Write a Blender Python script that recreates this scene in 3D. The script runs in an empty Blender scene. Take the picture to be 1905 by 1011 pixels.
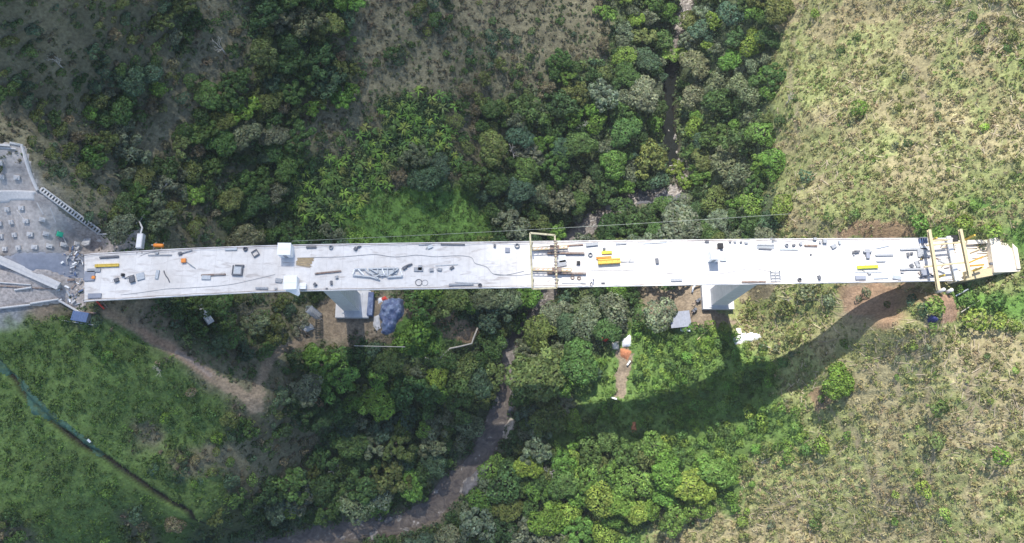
import bpy, math, random
import numpy as np
from mathutils import Matrix, Vector, noise as mnoise

SC = bpy.context.scene
COL = SC.collection
rng = np.random.default_rng(7)
random.seed(7)

# ------------------------------------------------------------------ camera
F = 1360.0; CX, CY = 952.5, 505.5            # focal length and centre, in pixels of the 1905 px photo
CAM = np.array([0.0, 0.0, 184.0])            # drone height over the deck (deck top is z = 0)
TILT = math.atan(345 / F); SIDE = math.atan(-22 / F)
def _rx(a): c, s = math.cos(a), math.sin(a); return np.array([[1, 0, 0], [0, c, -s], [0, s, c]])
def _ry(a): c, s = math.cos(a), math.sin(a); return np.array([[c, 0, s], [0, 1, 0], [-s, 0, c]])
ROT = _ry(SIDE) @ _rx(TILT)
cd = bpy.data.cameras.new("camera"); cam = bpy.data.objects.new("camera", cd); COL.objects.link(cam)
cd.sensor_width = 36.0; cd.lens = 36.0 * F / 1905.0; cd.clip_start = 1.0; cd.clip_end = 6000.0
M4 = Matrix([list(ROT[0]) + [0], list(ROT[1]) + [0], list(ROT[2]) + [0], [0, 0, 0, 1]])
cam.matrix_world = Matrix.Translation(CAM) @ M4
SC.camera = cam

# ------------------------------------------------------------------ light
SUN_EL, SUN_AZ = math.radians(56), math.radians(8)      # sun in the north, a little to the west
SUN = np.array([-math.sin(SUN_AZ) * math.cos(SUN_EL), math.cos(SUN_AZ) * math.cos(SUN_EL), math.sin(SUN_EL)])
sl = bpy.data.lights.new("sun", 'SUN'); sl.energy = 4.3; sl.angle = math.radians(0.55); sl.color = (1.0, 0.955, 0.88)
so = bpy.data.objects.new("sun", sl); COL.objects.link(so)
so.rotation_euler = Vector(SUN).to_track_quat('Z', 'Y').to_euler()
w = bpy.data.worlds.new("World"); SC.world = w; w.use_nodes = True
nt = w.node_tree; nt.nodes.clear()
sky = nt.nodes.new('ShaderNodeTexSky'); sky.sky_type = 'NISHITA'; sky.sun_disc = False
sky.sun_elevation = SUN_EL; sky.sun_rotation = -SUN_AZ; sky.altitude = 1500; sky.dust_density = 1.6
bg = nt.nodes.new('ShaderNodeBackground'); bg.inputs[1].default_value = 0.15
wo = nt.nodes.new('ShaderNodeOutputWorld')
nt.links.new(sky.outputs[0], bg.inputs[0]); nt.links.new(bg.outputs[0], wo.inputs[0])
SC.view_settings.view_transform = 'Standard'; SC.view_settings.look = 'None'
SC.view_settings.exposure = 0.76; SC.view_settings.gamma = 1.0
SC.cycles.max_bounces = 6; SC.cycles.diffuse_bounces = 3; SC.cycles.transparent_max_bounces = 12

# ------------------------------------------------------------------ pixel <-> world
def ray(px, py):
    return ROT @ np.array([(px - CX) / F, -(py - CY) / F, -1.0])
def at(px, py, z=0.0):
    d = ray(px, py); return CAM + d * ((z - CAM[2]) / d[2])
def to_px(P):
    v = (P - CAM) @ ROT
    return np.stack([CX - F * v[..., 0] / v[..., 2], CY + F * v[..., 1] / v[..., 2]], -1)

# ------------------------------------------------------------------ noise on arrays
_perm = np.random.default_rng(3).permutation(4096)
_val = np.random.default_rng(4).random(4096)
def vnoise(x, y, seed=0):
    xi = np.floor(x).astype(int); yi = np.floor(y).astype(int)
    fx = x - xi; fy = y - yi; fx = fx * fx * (3 - 2 * fx); fy = fy * fy * (3 - 2 * fy)
    h = lambda a, b: _val[_perm[(_perm[(a + seed * 17) & 4095] + b) & 4095]]
    return ((h(xi, yi) * (1 - fx) + h(xi + 1, yi) * fx) * (1 - fy) + (h(xi, yi + 1) * (1 - fx) + h(xi + 1, yi + 1) * fx) * fy)
def fbm(x, y, scale, seed=0, oct=4, gain=0.5):
    r = 0; a = 1; t = 0
    for k in range(oct):
        r = r + a * vnoise(x / scale * 2 ** k + 31.7 * k, y / scale * 2 ** k - 12.3 * k, seed + k); t += a; a *= gain
    return r / t * 2 - 1

# ------------------------------------------------------------------ terrain heights (traced pixel, height)
CP = """0 270 13;0 370 6;0 440 1;0 560 -3;0 650 -8;0 800 -14;0 1010 -22;120 470 -2.5;120 560 -4.5;160 450 -6;160 600 -6
230 470 -9;230 590 -9;100 420 1;60 300 9;180 430 -6;250 440 -10;300 500 -15;300 560 -15;400 500 -26;400 570 -27;500 500 -38;500 580 -38
215 590 -9;330 650 -18;430 720 -26;490 750 -31;200 700 -13;100 750 -13;200 900 -24;380 970 -38;300 800 -26;480 880 -45;560 700 -42
560 620 -42;600 580 -45.5;640 600 -46.8;700 600 -47;655 570 -46.8;655 530 -46.8;600 530 -46;710 560 -47;720 500 -47;580 820 -52;700 700 -51;700 850 -60
780 620 -50;850 650 -57;850 560 -52;850 780 -60;0 200 14;0 0 30;0 -150 42;200 0 14;200 200 -1;200 340 -4;300 350 -14;400 430 -24
450 0 -5;450 200 -18;450 -150 6;650 0 -16;650 200 -29;650 420 -40;550 430 -36;850 0 -30;850 250 -43;820 420 -49;850 -150 -24;1050 0 -42;1050 200 -50
1150 100 -53;1150 300 -57;1000 400 -57;1200 0 -53;1200 200 -57;950 520 -56;900 450 -54
1380 0 -40;1400 200 -42;1350 300 -52;1400 400 -40;1350 430 -48;1300 100 -55;1300 400 -57;1200 430 -58;1150 500 -58
1465 0 -27;1475 200 -26;1475 380 -27;1480 420 -27;1700 0 -3;1700 200 -5;1700 380 -5;1600 430 -14;1905 0 14;1905 300 8;1905 -150 24;1700 -150 4
1750 440 -4;1750 540 -5;1850 500 -2.5;1905 520 1;1680 530 -14;1652 543 -16.5;1605 565 -20.5;1554 600 -26.5;1490 645 -35.5;1433 673 -41;1376 689 -44.5;1730 552 -4.5;1693 574 -8;1665 578 -9.5;1636 600 -13;1576 657 -23;1548 680 -27.5;1490 724 -36;1452 737 -39.5;1389 781 -48.5;1400 730 -45.5;1370 738 -47;1300 760 -52
1200 790 -57;1338 570 -46.8;1338 530 -46.8;1300 600 -46.8;1370 600 -46.5;1250 540 -49;1230 600 -50;1250 480 -50;1400 520 -40;1450 560 -36.5;1560 545 -25;1500 500 -29;1640 490 -16
1100 600 -56;1150 700 -56;1050 700 -58;1557 750 -29;1700 700 -12;1700 900 -24;1905 700 -2;1905 1010 -14;1650 1010 -36;1450 850 -44;1400 1010 -56;1200 900 -58
1200 1050 -63;1000 850 -62;1000 1010 -66;900 950 -66;600 900 -62;750 930 -66;1905 600 0;1780 600 -5"""
pts = []
for tok in CP.replace("\n", ";").split(";"):
    a, b, c = map(float, tok.split()); P = at(a, b, c); pts.append(P)
RIV = [(1296, -150, 10, -56), (1290, -40, 10, -58), (1277, 10, 10, -59.5), (1262, 55, 7, -61), (1252, 110, 6, -63), (1245, 170, 9, -66), (1244, 230, 10, -66), (1254, 290, 9, -64.5),
       (1272, 345, 11, -62), (1240, 362, 14, -62.2), (1190, 366, 13, -62.5), (1140, 390, 10, -63), (1100, 412, 13, -63.3), (1068, 445, 17, -63.6),
       (1040, 500, 12, -64), (1000, 580, 10, -64.4), (962, 622, 10, -64.8), (940, 655, 10, -65), (943, 700, 14, -65.4), (938, 750, 15, -65.8),
       (922, 800, 19, -66.2), (888, 860, 20, -66.6), (842, 905, 20, -67), (806, 952, 18, -67.4), (740, 975, 16, -67.8), (650, 988, 17, -68.2),
       (560, 1010, 18, -68.6), (430, 1045, 18, -69), (300, 1120, 18, -70)]
riv = np.array([list(at(a, b, z)) + [hw * (184 - z) / F] for a, b, hw, z in RIV])
for r in riv[::1]: pts.append(r[:3] + [0, 0, 1.0])
pts = np.array(pts)
_d = np.hypot(pts[:, None, 0] - pts[None, :, 0], pts[:, None, 1] - pts[None, :, 1])
_ph = lambda d: -np.sqrt(d * d + 16.0)
_z0 = pts[:, 2].mean()
_w = np.linalg.solve(_ph(_d) - np.eye(len(pts)) * 0.4, pts[:, 2] - _z0)
def seg_dist(X, Y, line):
    """distance to a polyline in plan and interpolated extra columns at the nearest point"""
    best = np.full(X.shape, 1e9); ext = [np.zeros(X.shape) for _ in range(line.shape[1] - 2)]
    for a, b in zip(line[:-1], line[1:]):
        dx, dy = b[0] - a[0], b[1] - a[1]; t = np.clip(((X - a[0]) * dx + (Y - a[1]) * dy) / (dx * dx + dy * dy + 1e-9), 0, 1)
        d = np.hypot(X - a[0] - t * dx, Y - a[1] - t * dy); m = d < best; best = np.where(m, d, best)
        for k in range(len(ext)): ext[k] = np.where(m, a[2 + k] + t * (b[2 + k] - a[2 + k]), ext[k])
    return best, ext
def axis(lo, hi, step, far):
    core = np.arange(lo, hi + step / 2, step); out = []; d = step; p = 0
    while p < far: d *= 1.22; p += d; out.append(p)
    out = np.array(out); return np.concatenate([lo - out[::-1], core, hi + out])
GX = axis(-200, 190, 0.55, 1500); GY = axis(-100, 205, 0.55, 1500)
XX, YY = np.meshgrid(GX, GY)

# class map: 60 px cells of the photo
CMN = [
 [3,5,3,3,3,0,5,3,0,0,0,5,5,3,5,5,5,5,5,1,1,1,0,0,8,8,8,8,8,8,8,8],
 [3,5,5,3,3,3,5,5,0,0,3,5,3,5,3,3,5,5,3,1,0,1,0,0,9,8,9,8,8,9,8,9],
 [3,5,3,3,0,3,5,3,0,0,0,5,5,5,3,3,3,0,0,0,0,0,0,1,9,9,8,9,8,9,8,9],
 [5,3,3,0,3,5,0,0,0,3,5,5,4,4,3,0,0,0,0,0,0,0,0,0,9,8,9,8,8,8,9,8],
 [5,3,3,0,5,3,0,0,0,5,3,4,4,4,3,5,0,0,0,0,0,0,0,0,8,9,8,9,8,9,8,8],
 [12,5,3,5,0,0,0,3,0,4,4,4,3,0,3,0,0,0,0,0,0,0,0,0,9,8,9,8,8,8,9,9],
 [12,12,5,3,0,3,3,0,0,4,4,6,6,6,6,0,0,0,0,0,0,0,0,0,8,9,9,9,9,9,6,9],
 [12,12,12,3,0,3,3,0,0,0,0,6,6,6,6,0,0,0,0,0,0,0,0,0,9,9,9,9,6,6,9,6],
 [12,12,11,3,3,3,3,3,3,7,6,6,3,7,0,0,0,0,0,0,11,11,11,9,9,9,11,11,8,8,9,9],
 [12,11,3,3,3,0,0,3,3,3,11,11,3,0,0,0,0,0,0,0,11,2,9,9,9,9,11,10,9,6,6,6],
 [7,7,7,7,7,3,0,3,0,3,11,3,6,6,0,0,0,0,0,2,2,2,2,9,9,8,8,8,8,8,8,8],
 [7,7,7,7,7,7,3,3,3,0,0,0,0,0,0,0,0,1,2,2,2,2,2,2,9,9,8,8,9,8,8,8],
 [7,7,7,7,7,7,7,3,3,0,0,0,0,0,0,0,0,1,2,2,2,2,2,2,9,9,8,8,8,9,8,8],
 [7,7,7,7,5,7,7,3,3,3,0,0,0,0,0,0,0,2,1,2,2,2,2,2,2,9,9,8,9,8,8,8],
 [7,7,7,7,7,3,5,5,5,3,0,0,0,0,0,0,1,1,1,1,1,2,2,9,9,8,9,8,9,8,9,8],
 [7,7,7,7,7,7,7,3,0,0,0,0,0,0,1,0,0,1,1,1,1,1,2,9,8,9,8,8,8,9,8,9],
 [3,7,7,7,3,7,0,0,0,0,0,0,0,0,0,0,0,1,1,2,8,8,8,8,8,8,8,8,8,9,8,9]]
CLS = "FfLSNBGgDdRMC"
CM = [[CLS[k] for k in row] for row in CMN]
cmi = np.array(CMN)
ALB = {'F': (.075, .095, .045), 'f': (.085, .11, .048), 'L': (.11, .18, .045), 'S': (.125, .12, .075), 'N': (.050, .080, .028), 'B': (.165, .152, .095),
       'G': (.105, .195, .042), 'g': (.095, .15, .042), 'D': (.30, .26, .14), 'd': (.235, .255, .10), 'R': (.275, .175, .115), 'M': (.235, .185, .13), 'C': (.30, .30, .31)}
ALB = np.array([ALB[c] for c in CLS])
ROUGH = np.array([.5, .5, .45, .40, .4, .36, .20, .36, .58, .58, .22, .25, .0])

def base_h(X, Y):
    X = np.clip(X, -260, 250); Y = np.clip(Y, -140, 260)
    out = np.full(X.shape, _z0)
    for p, ww in zip(pts, _w): out += ww * _ph(np.hypot(X - p[0], Y - p[1]))
    return out
FLATS = [(at(655, 565, -46.8), 10.5, -46.9), (at(1338, 560, -46.8), 9.0, -46.9)]     # levelled ground round the footings
def carve(X, Y, Z):
    d, (rz, hw) = seg_dist(X, Y, riv)
    wob = fbm(X, Y, 6, 9, 3) * 2.6
    deep = np.clip((-62.9 - rz) / 3, 0, 1) * (Y > 70)
    bank = rz - 1.5 + np.clip((d + wob - hw * .75) / 1.8, 0, 1) * 2.2 + np.clip(d + wob - hw - 1.5, 0, 999) * (1.1 + 3.5 * deep)
    k = np.clip((bank - Z) * 0 + (d + wob - hw - 5) / 7, 0, 1)
    Z = np.minimum(Z, bank) * (1 - k) + Z * k
    Z = np.where(d < hw + 1, np.minimum(Z, bank), Z)
    for c, r, fz in FLATS:
        m = np.clip(1 - (np.hypot(X - c[0], Y - c[1]) - r) / 5, 0, 1); m = m * m * (3 - 2 * m); Z = Z * (1 - m) + fz * m
    return Z
def classes(X, Y, Z):
    p = to_px(np.stack([X, Y, Z], -1))
    qx = p[..., 0] + fbm(X, Y, 12, 21) * 34 + fbm(X, Y, 2.5, 25, 2) * 10; qy = p[..., 1] + fbm(X, Y, 12, 22) * 34 + fbm(X, Y, 2.5, 26, 2) * 10
    gx = np.clip(qx / 60 - .5, 0, 30.999); gy = np.clip(qy / 60 - .5, 0, 15.999)
    i = gx.astype(int); j = gy.astype(int); fx = gx - i; fy = gy - j
    W = np.zeros(X.shape + (len(CLS),))
    for dj in (0, 1):
        for di in (0, 1):
            ww = (fx if di else 1 - fx) * (fy if dj else 1 - fy); c = cmi[j + dj, i + di]
            np.put_along_axis(W, c[..., None], np.take_along_axis(W, c[..., None], -1) + ww[..., None], -1)
    W = W ** 2.6; return W / W.sum(-1, keepdims=True)
Z0 = base_h(XX, YY); Z0 = carve(XX, YY, Z0)
assert all(len(r) == 32 for r in CM) and len(CM) == 17, [len(r) for r in CM]
WC = classes(XX, YY, Z0)
ppx = to_px(np.stack([XX, YY, Z0], -1))

def cast0(px, py, grid, h=0.0):
    d = ray(px, py); lo = None
    t = (30 - CAM[2]) / d[2]; tend = (-90 - CAM[2]) / d[2]; n = 260
    for k in range(n + 1):
        tt = t + (tend - t) * k / n; P = CAM + d * tt
        if P[2] < hgt(P[0], P[1], grid) + h:
            a, b = t + (tend - t) * (k - 1) / n, tt
            for _ in range(12):
                m = (a + b) / 2; P = CAM + d * m
                if P[2] < hgt(P[0], P[1], grid) + h: b = m
                else: a = m
            break
    P = CAM + d * tt if k == n else CAM + d * b
    return np.array([P[0], P[1], hgt(P[0], P[1], grid)])
def hgt(x, y, grid):
    i = min(max(np.searchsorted(GX, x) - 1, 0), len(GX) - 2); j = min(max(np.searchsorted(GY, y) - 1, 0), len(GY) - 2)
    fx = (x - GX[i]) / (GX[i + 1] - GX[i]); fy = (y - GY[j]) / (GY[j + 1] - GY[j])
    return (grid[j, i] * (1 - fx) + grid[j, i + 1] * fx) * (1 - fy) + (grid[j + 1, i] * (1 - fx) + grid[j + 1, i + 1] * fx) * fy
def hgts(x, y, grid):
    i = np.clip(np.searchsorted(GX, x) - 1, 0, len(GX) - 2); j = np.clip(np.searchsorted(GY, y) - 1, 0, len(GY) - 2)
    fx = (x - GX[i]) / (GX[i + 1] - GX[i]); fy = (y - GY[j]) / (GY[j + 1] - GY[j])
    return (grid[j, i] * (1 - fx) + grid[j, i + 1] * fx) * (1 - fy) + (grid[j + 1, i] * (1 - fx) + grid[j + 1, i + 1] * fx) * fy
def inpoly(X, Y, poly):
    ins = np.zeros(X.shape, bool); n = len(poly)
    for k in range(n):
        x1, y1 = poly[k][:2]; x2, y2 = poly[(k + 1) % n][:2]
        if y1 == y2: continue
        c = ((y1 > Y) != (y2 > Y)) & (X < (x2 - x1) * (Y - y1) / (y2 - y1) + x1); ins ^= c
    return ins
def polyw(pl): return [cast0(a, b, Z0) for a, b in pl]
# painted earth: tracks, bare patches (traced outlines brought onto the ground)
CI = {c: k for k, c in enumerate(CLS)}
def paint_poly(pl, cls, amount=1.0, soft=1.5):
    pw = np.array([p[:2] for p in polyw(pl)]); wx = XX + fbm(XX, YY, 3, 41, 3) * soft; wy = YY + fbm(XX, YY, 3, 42, 3) * soft
    m = inpoly(wx, wy, pw) * amount
    WC[:] = WC * (1 - m[..., None]); WC[..., CI[cls]] += m
def paint_line(pl, width, cls, amount=1.0, soft=.8):
    pw = np.array([list(p[:2]) + [0] for p in polyw(pl)]); d, _ = seg_dist(XX + fbm(XX, YY, 3, 43, 3) * soft, YY + fbm(XX, YY, 3, 44, 3) * soft, pw)
    m = np.clip((width - d) / .5 + .5, 0, 1) * amount
    WC[:] = WC * (1 - m[..., None]); WC[..., CI[cls]] += m
TRACK = [(205, 585), (260, 612), (330, 655), (400, 705), (450, 735), (478, 752)]
paint_poly([(690, 355), (760, 350), (850, 365), (905, 400), (930, 450), (690, 455)], 'G')
paint_line(TRACK, 1.5, 'M'); paint_line(TRACK, .9, 'R', .6); paint_line([(478, 745), (487, 702), (500, 668), (532, 645), (565, 635)], 1.3, 'M'); paint_line(TRACK[2:], .5, 'C', .35); paint_poly([(450, 735), (495, 728), (492, 768), (468, 772)], 'M', 1.0, .8); paint_line([(400, 705), (450, 735), (480, 750)], 1.3, 'M')
paint_poly([(185, 560), (290, 558), (330, 600), (300, 625), (200, 590)], 'M', .6)
paint_poly([(560, 600), (600, 560), (700, 545), (760, 560), (740, 640), (640, 625), (540, 650)], 'M', .8)
paint_poly([(745, 560), (830, 575), (890, 615), (880, 640), (830, 630), (760, 600)], 'R', .7)
paint_poly([(735, 600), (790, 590), (825, 620), (820, 655), (770, 670), (735, 640)], 'G')
paint_poly([(1195, 528), (1310, 528), (1330, 575), (1380, 600), (1310, 612), (1240, 610), (1215, 570)], 'M')
paint_poly([(1150, 640), (1175, 655), (1170, 700), (1165, 742), (1140, 742), (1148, 690)], 'M')
paint_poly([(1380, 528), (1450, 528), (1430, 560), (1375, 560)], 'M', .8)
paint_poly([(1560, 422), (1640, 412), (1700, 415), (1712, 446), (1550, 446)], 'R', .85); paint_poly([(1480, 405), (1560, 408), (1560, 446), (1470, 446)], 'M', .5)
paint_poly([(1560, 528), (1700, 528), (1760, 560), (1690, 570), (1600, 590), (1560, 560)], 'R', .7)
paint_poly([(1735, 545), (1765, 545), (1782, 585), (1770, 600), (1742, 600)], 'R')
paint_poly([(1500, 735), (1530, 720), (1545, 750), (1520, 765)], 'R', .8)
paint_poly([(1480, 385), (1720, 385), (1900, 390), (1905, 420), (1720, 425), (1480, 400)], 'd', .6)
paint_poly([(1700, 600), (1905, 590), (1905, 620), (1790, 610)], 'G', .5)
for tl in ([(1672, 650), (1670, 735)], [(1705, 680), (1725, 730), (1732, 830), (1728, 900)], [(1820, 660), (1800, 730), (1810, 800)], [(1690, 790), (1715, 860), (1735, 940)],
           [(1580, 770), (1620, 900), (1650, 960)], [(1725, 590), (1700, 660), (1710, 720)], [(1860, 800), (1850, 900)], [(1475, 60), (1478, 180), (1480, 250)], [(1700, 130), (1715, 180)], [(1520, 740), (1600, 830)], [(1780, 640), (1790, 700), (1840, 790)]):
    paint_line(tl, .5, 'M', .6, .8)
s_ = WC.sum(-1, keepdims=True); WC /= s_
rough = (WC * ROUGH).sum(-1)
rd, (rzz, rhw) = seg_dist(XX, YY, riv)
wet = np.clip(1.0 - (rd - rhw) / 2.5, 0, 1)
near = ((XX > -205) & (XX < 195) & (YY > -105) & (YY < 210))
lump = np.abs(fbm(XX, YY, 2.6, 60, 3, .6)) * 1.6 + fbm(XX, YY, 1.3, 64, 2) * .5
ditch_px = [(-40, 640), (0, 676), (30, 712), (62, 752), (110, 795), (150, 826), (200, 855), (250, 890), (310, 930), (350, 952), (385, 976), (420, 985)]
ditch = np.array([list(cast0(a, b, Z0)) for a, b in ditch_px])
dd, _ = seg_dist(XX + fbm(XX, YY, 4, 71, 2) * .5, YY + fbm(XX, YY, 4, 72, 2) * .5, ditch)
Z1 = Z0 + near * (rough * lump * 1.0 + fbm(XX, YY, 14, 50, 3) * 1.2 * np.clip(rough * 4, 0, 1) * np.clip((rd - rhw) / 4, 0, 1)) * np.where(wet > 0, .3, 1)
for c, r, fz in FLATS:
    m = np.clip(1 - (np.hypot(XX - c[0], YY - c[1]) - r + 2) / 4, 0, 1); Z1 = Z1 * (1 - m) + (fz + lump * .08) * m
Z1 -= np.clip((.9 - dd) / .4, 0, 1) * 1.5
Z1 = np.where(rd < rhw + 1.2, np.minimum(Z1, Z0 + .5), Z1)
# keep the ground under the deck ends below the deck
colr = WC @ ALB
colr = colr * (1 + .35 * fbm(XX, YY, 7, 80, 4))[..., None] * (1 + .25 * fbm(XX, YY, 1.2, 84, 2))[..., None]
gorge = (np.clip(1 - np.abs(YY - (at(1245, 180, -64)[1])) / 26, 0, 1) * (rd < 9))[..., None]; rock = np.array([.125, .105, .082]) * (1 - .85 * np.clip(gorge * 3, 0, 1)); colr = colr * (1 - wet[..., None]) + rock * wet[..., None] * (1 + .4 * fbm(XX, YY, 2, 88, 3))[..., None]  # shade inside the gorge painted into the bank rock colour
earth = np.clip((.8 - dd) / .4, 0, 1)[..., None]; colr = colr * (1 - earth) + np.array([.035, .030, .024]) * earth
gnear = (fbm(XX, YY, 5, 90, 3) > .12)[..., None] & (WC[..., CI['D']] > .5)[..., None]
colr = np.where(gnear, colr * np.array([.82, .95, .78]), colr)

# ------------------------------------------------------------------ mesh helpers
def fast_mesh(name, V, Fq, col=None, smooth=False):
    me = bpy.data.meshes.new(name); V = np.asarray(V, np.float32); Fq = np.asarray(Fq, np.int32); n, k = Fq.shape
    me.vertices.add(len(V)); me.vertices.foreach_set('co', V.ravel())
    me.loops.add(n * k); me.loops.foreach_set('vertex_index', Fq.ravel())
    me.polygons.add(n); me.polygons.foreach_set('loop_start', np.arange(0, n * k, k, dtype=np.int32)); me.polygons.foreach_set('loop_total', np.full(n, k, np.int32))
    me.update(calc_edges=True)
    if smooth: me.polygons.foreach_set('use_smooth', np.ones(n, bool))
    if col is not None:
        a = me.color_attributes.new('Col', 'FLOAT_COLOR', 'POINT'); c = np.ones((len(V), 4), np.float32); c[:, :3] = np.clip(col, 0, 1); a.data.foreach_set('color', c.ravel())
    return me
def link(name, me, mat=None, parent=None, label=None, cat=None, group=None, kind=None, loc=None):
    o = bpy.data.objects.new(name, me); COL.objects.link(o)
    if mat is not None and me is not None and not me.materials: me.materials.append(mat)
    if parent is not None: o.parent = parent
    if loc is not None: o.location = loc
    if label: o['label'] = label
    if cat: o['category'] = cat
    if group: o['group'] = group
    if kind: o['kind'] = kind
    return o
def thing(name, loc, label, cat, group=None, rz=0.0):
    o = bpy.data.objects.new(name, None); COL.objects.link(o); o.empty_display_size = .5
    o.location = loc; o.rotation_euler = (0, 0, rz); o['label'] = label; o['category'] = cat
    if group: o['group'] = group
    return o
class MB:
    def __init__(s): s.v = []; s.f = []
    def add(s, V, Fc):
        b = len(s.v); s.v += [tuple(map(float, p)) for p in V]; s.f += [tuple(i + b for i in q) for q in Fc]; return s
    def box(s, c, sz, rz=0.0, R=None):
        x, y, z = sz[0] / 2, sz[1] / 2, sz[2] / 2
        V = np.array([[i, j, k] for k in (-z, z) for j in (-y, y) for i in (-x, x)])
        if R is None: a, b = math.cos(rz), math.sin(rz); R = np.array([[a, -b, 0], [b, a, 0], [0, 0, 1]])
        V = V @ np.array(R).T + np.array(c)
        return s.add(V, [(0, 2, 3, 1), (4, 5, 7, 6), (0, 1, 5, 4), (2, 6, 7, 3), (0, 4, 6, 2), (1, 3, 7, 5)])
    def bar(s, p, q, wd=.15, ht=None):
        p = np.array(p, float); q = np.array(q, float); ht = ht or wd; d = q - p; L = np.linalg.norm(d); x = d / L
        up = np.array([0, 0, 1.]) if abs(x[2]) < .95 else np.array([0, 1., 0]); y = np.cross(up, x); y /= np.linalg.norm(y); z = np.cross(x, y)
        return s.box((p + q) / 2, (L, wd, ht), R=np.stack([x, y, z], 1))
    def ibeam(s, p, q, wd=.3, ht=.4):
        p = np.array(p, float); q = np.array(q, float)
        for dz, ww, hh in ((ht / 2 - .03, wd, .06), (0, .08, ht - .12), (-ht / 2 + .03, wd, .06)): s.bar(p + [0, 0, dz], q + [0, 0, dz], ww, hh)
        return s
    def tube(s, P, r, n=6, cap=True):
        P = [np.array(p, float) for p in P]; r = r if hasattr(r, '__len__') else [r] * len(P); rings = []
        for i, p in enumerate(P):
            d = P[min(i + 1, len(P) - 1)] - P[max(i - 1, 0)]; d /= np.linalg.norm(d) + 1e-9
            up = np.array([0, 0, 1.]) if abs(d[2]) < .9 else np.array([1., 0, 0]); a = np.cross(up, d); a /= np.linalg.norm(a); b = np.cross(d, a)
            rings += [p + r[i] * (math.cos(2 * math.pi * k / n) * a + math.sin(2 * math.pi * k / n) * b) for k in range(n)]
        fc = [(i * n + k, i * n + (k + 1) % n, (i + 1) * n + (k + 1) % n, (i + 1) * n + k) for i in range(len(P) - 1) for k in range(n)]
        if cap: fc += [tuple(range(n))[::-1], tuple((len(P) - 1) * n + k for k in range(n))]
        return s.add(rings, fc)
    def ring(s, c, R, r, n=20, m=6):
        V = []; fc = []
        for i in range(n):
            a = 2 * math.pi * i / n
            for k in range(m):
                b = 2 * math.pi * k / m; V.append((c[0] + (R + r * math.cos(b)) * math.cos(a), c[1] + (R + r * math.cos(b)) * math.sin(a), c[2] + r * math.sin(b)))
        fc = [(i * m + k, i * m + (k + 1) % m, ((i + 1) % n) * m + (k + 1) % m, ((i + 1) % n) * m + k) for i in range(n) for k in range(m)]
        return s.add(V, fc)
    def mesh(s, name, smooth=False):
        me = bpy.data.meshes.new(name); me.from_pydata(s.v, [], s.f); me.update()
        if smooth:
            for p in me.polygons: p.use_smooth = True
        return me
    def build(s, name, mat, parent=None, smooth=False, **k): return link(name, s.mesh(name, smooth), mat, parent, **k)

# ------------------------------------------------------------------ materials
def mat(name, base, rough=.8, var=.25, scale=2.0, bump=.0, bscale=6.0, metal=0.0, second=None, sec_scale=.3, sec_lo=.45, sec_hi=.65, spec=.3):
    m = bpy.data.materials.new(name); m.use_nodes = True; t = m.node_tree; N = t.nodes; L = t.links; p = N['Principled BSDF']
    p.inputs['Roughness'].default_value = rough; p.inputs['Metallic'].default_value = metal; p.inputs['Specular IOR Level'].default_value = spec
    g = N.new('ShaderNodeNewGeometry'); nz = N.new('ShaderNodeTexNoise'); nz.inputs['Scale'].default_value = scale; nz.inputs['Detail'].default_value = 6
    L.new(g.outputs['Position'], nz.inputs['Vector'])
    mr = N.new('ShaderNodeMapRange'); mr.inputs[1].default_value = .25; mr.inputs[2].default_value = .75; mr.inputs[3].default_value = 1 - var; mr.inputs[4].default_value = 1 + var
    L.new(nz.outputs[0], mr.inputs[0])
    src = None
    if second is not None:
        n2 = N.new('ShaderNodeTexNoise'); n2.inputs['Scale'].default_value = sec_scale; n2.inputs['Detail'].default_value = 8; n2.inputs['Distortion'].default_value = .6; L.new(g.outputs['Position'], n2.inputs['Vector'])
        r2 = N.new('ShaderNodeMapRange'); r2.inputs[1].default_value = sec_lo; r2.inputs[2].default_value = sec_hi; L.new(n2.outputs[0], r2.inputs[0])
        mx = N.new('ShaderNodeMix'); mx.data_type = 'RGBA'; mx.inputs[6].default_value = (*base, 1); mx.inputs[7].default_value = (*second, 1); L.new(r2.outputs[0], mx.inputs[0]); src = mx.outputs[2]
    vm = N.new('ShaderNodeVectorMath'); vm.operation = 'SCALE'
    if src: L.new(src, vm.inputs[0])
    else: vm.inputs[0].default_value = base
    L.new(mr.outputs[0], vm.inputs['Scale']); L.new(vm.outputs[0], p.inputs['Base Color'])
    if bump:
        n3 = N.new('ShaderNodeTexNoise'); n3.inputs['Scale'].default_value = bscale; n3.inputs['Detail'].default_value = 5; L.new(g.outputs['Position'], n3.inputs['Vector'])
        b = N.new('ShaderNodeBump'); b.inputs['Strength'].default_value = bump; b.inputs['Distance'].default_value = .2; L.new(n3.outputs[0], b.inputs['Height']); L.new(b.outputs[0], p.inputs['Normal'])
    return m
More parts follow.
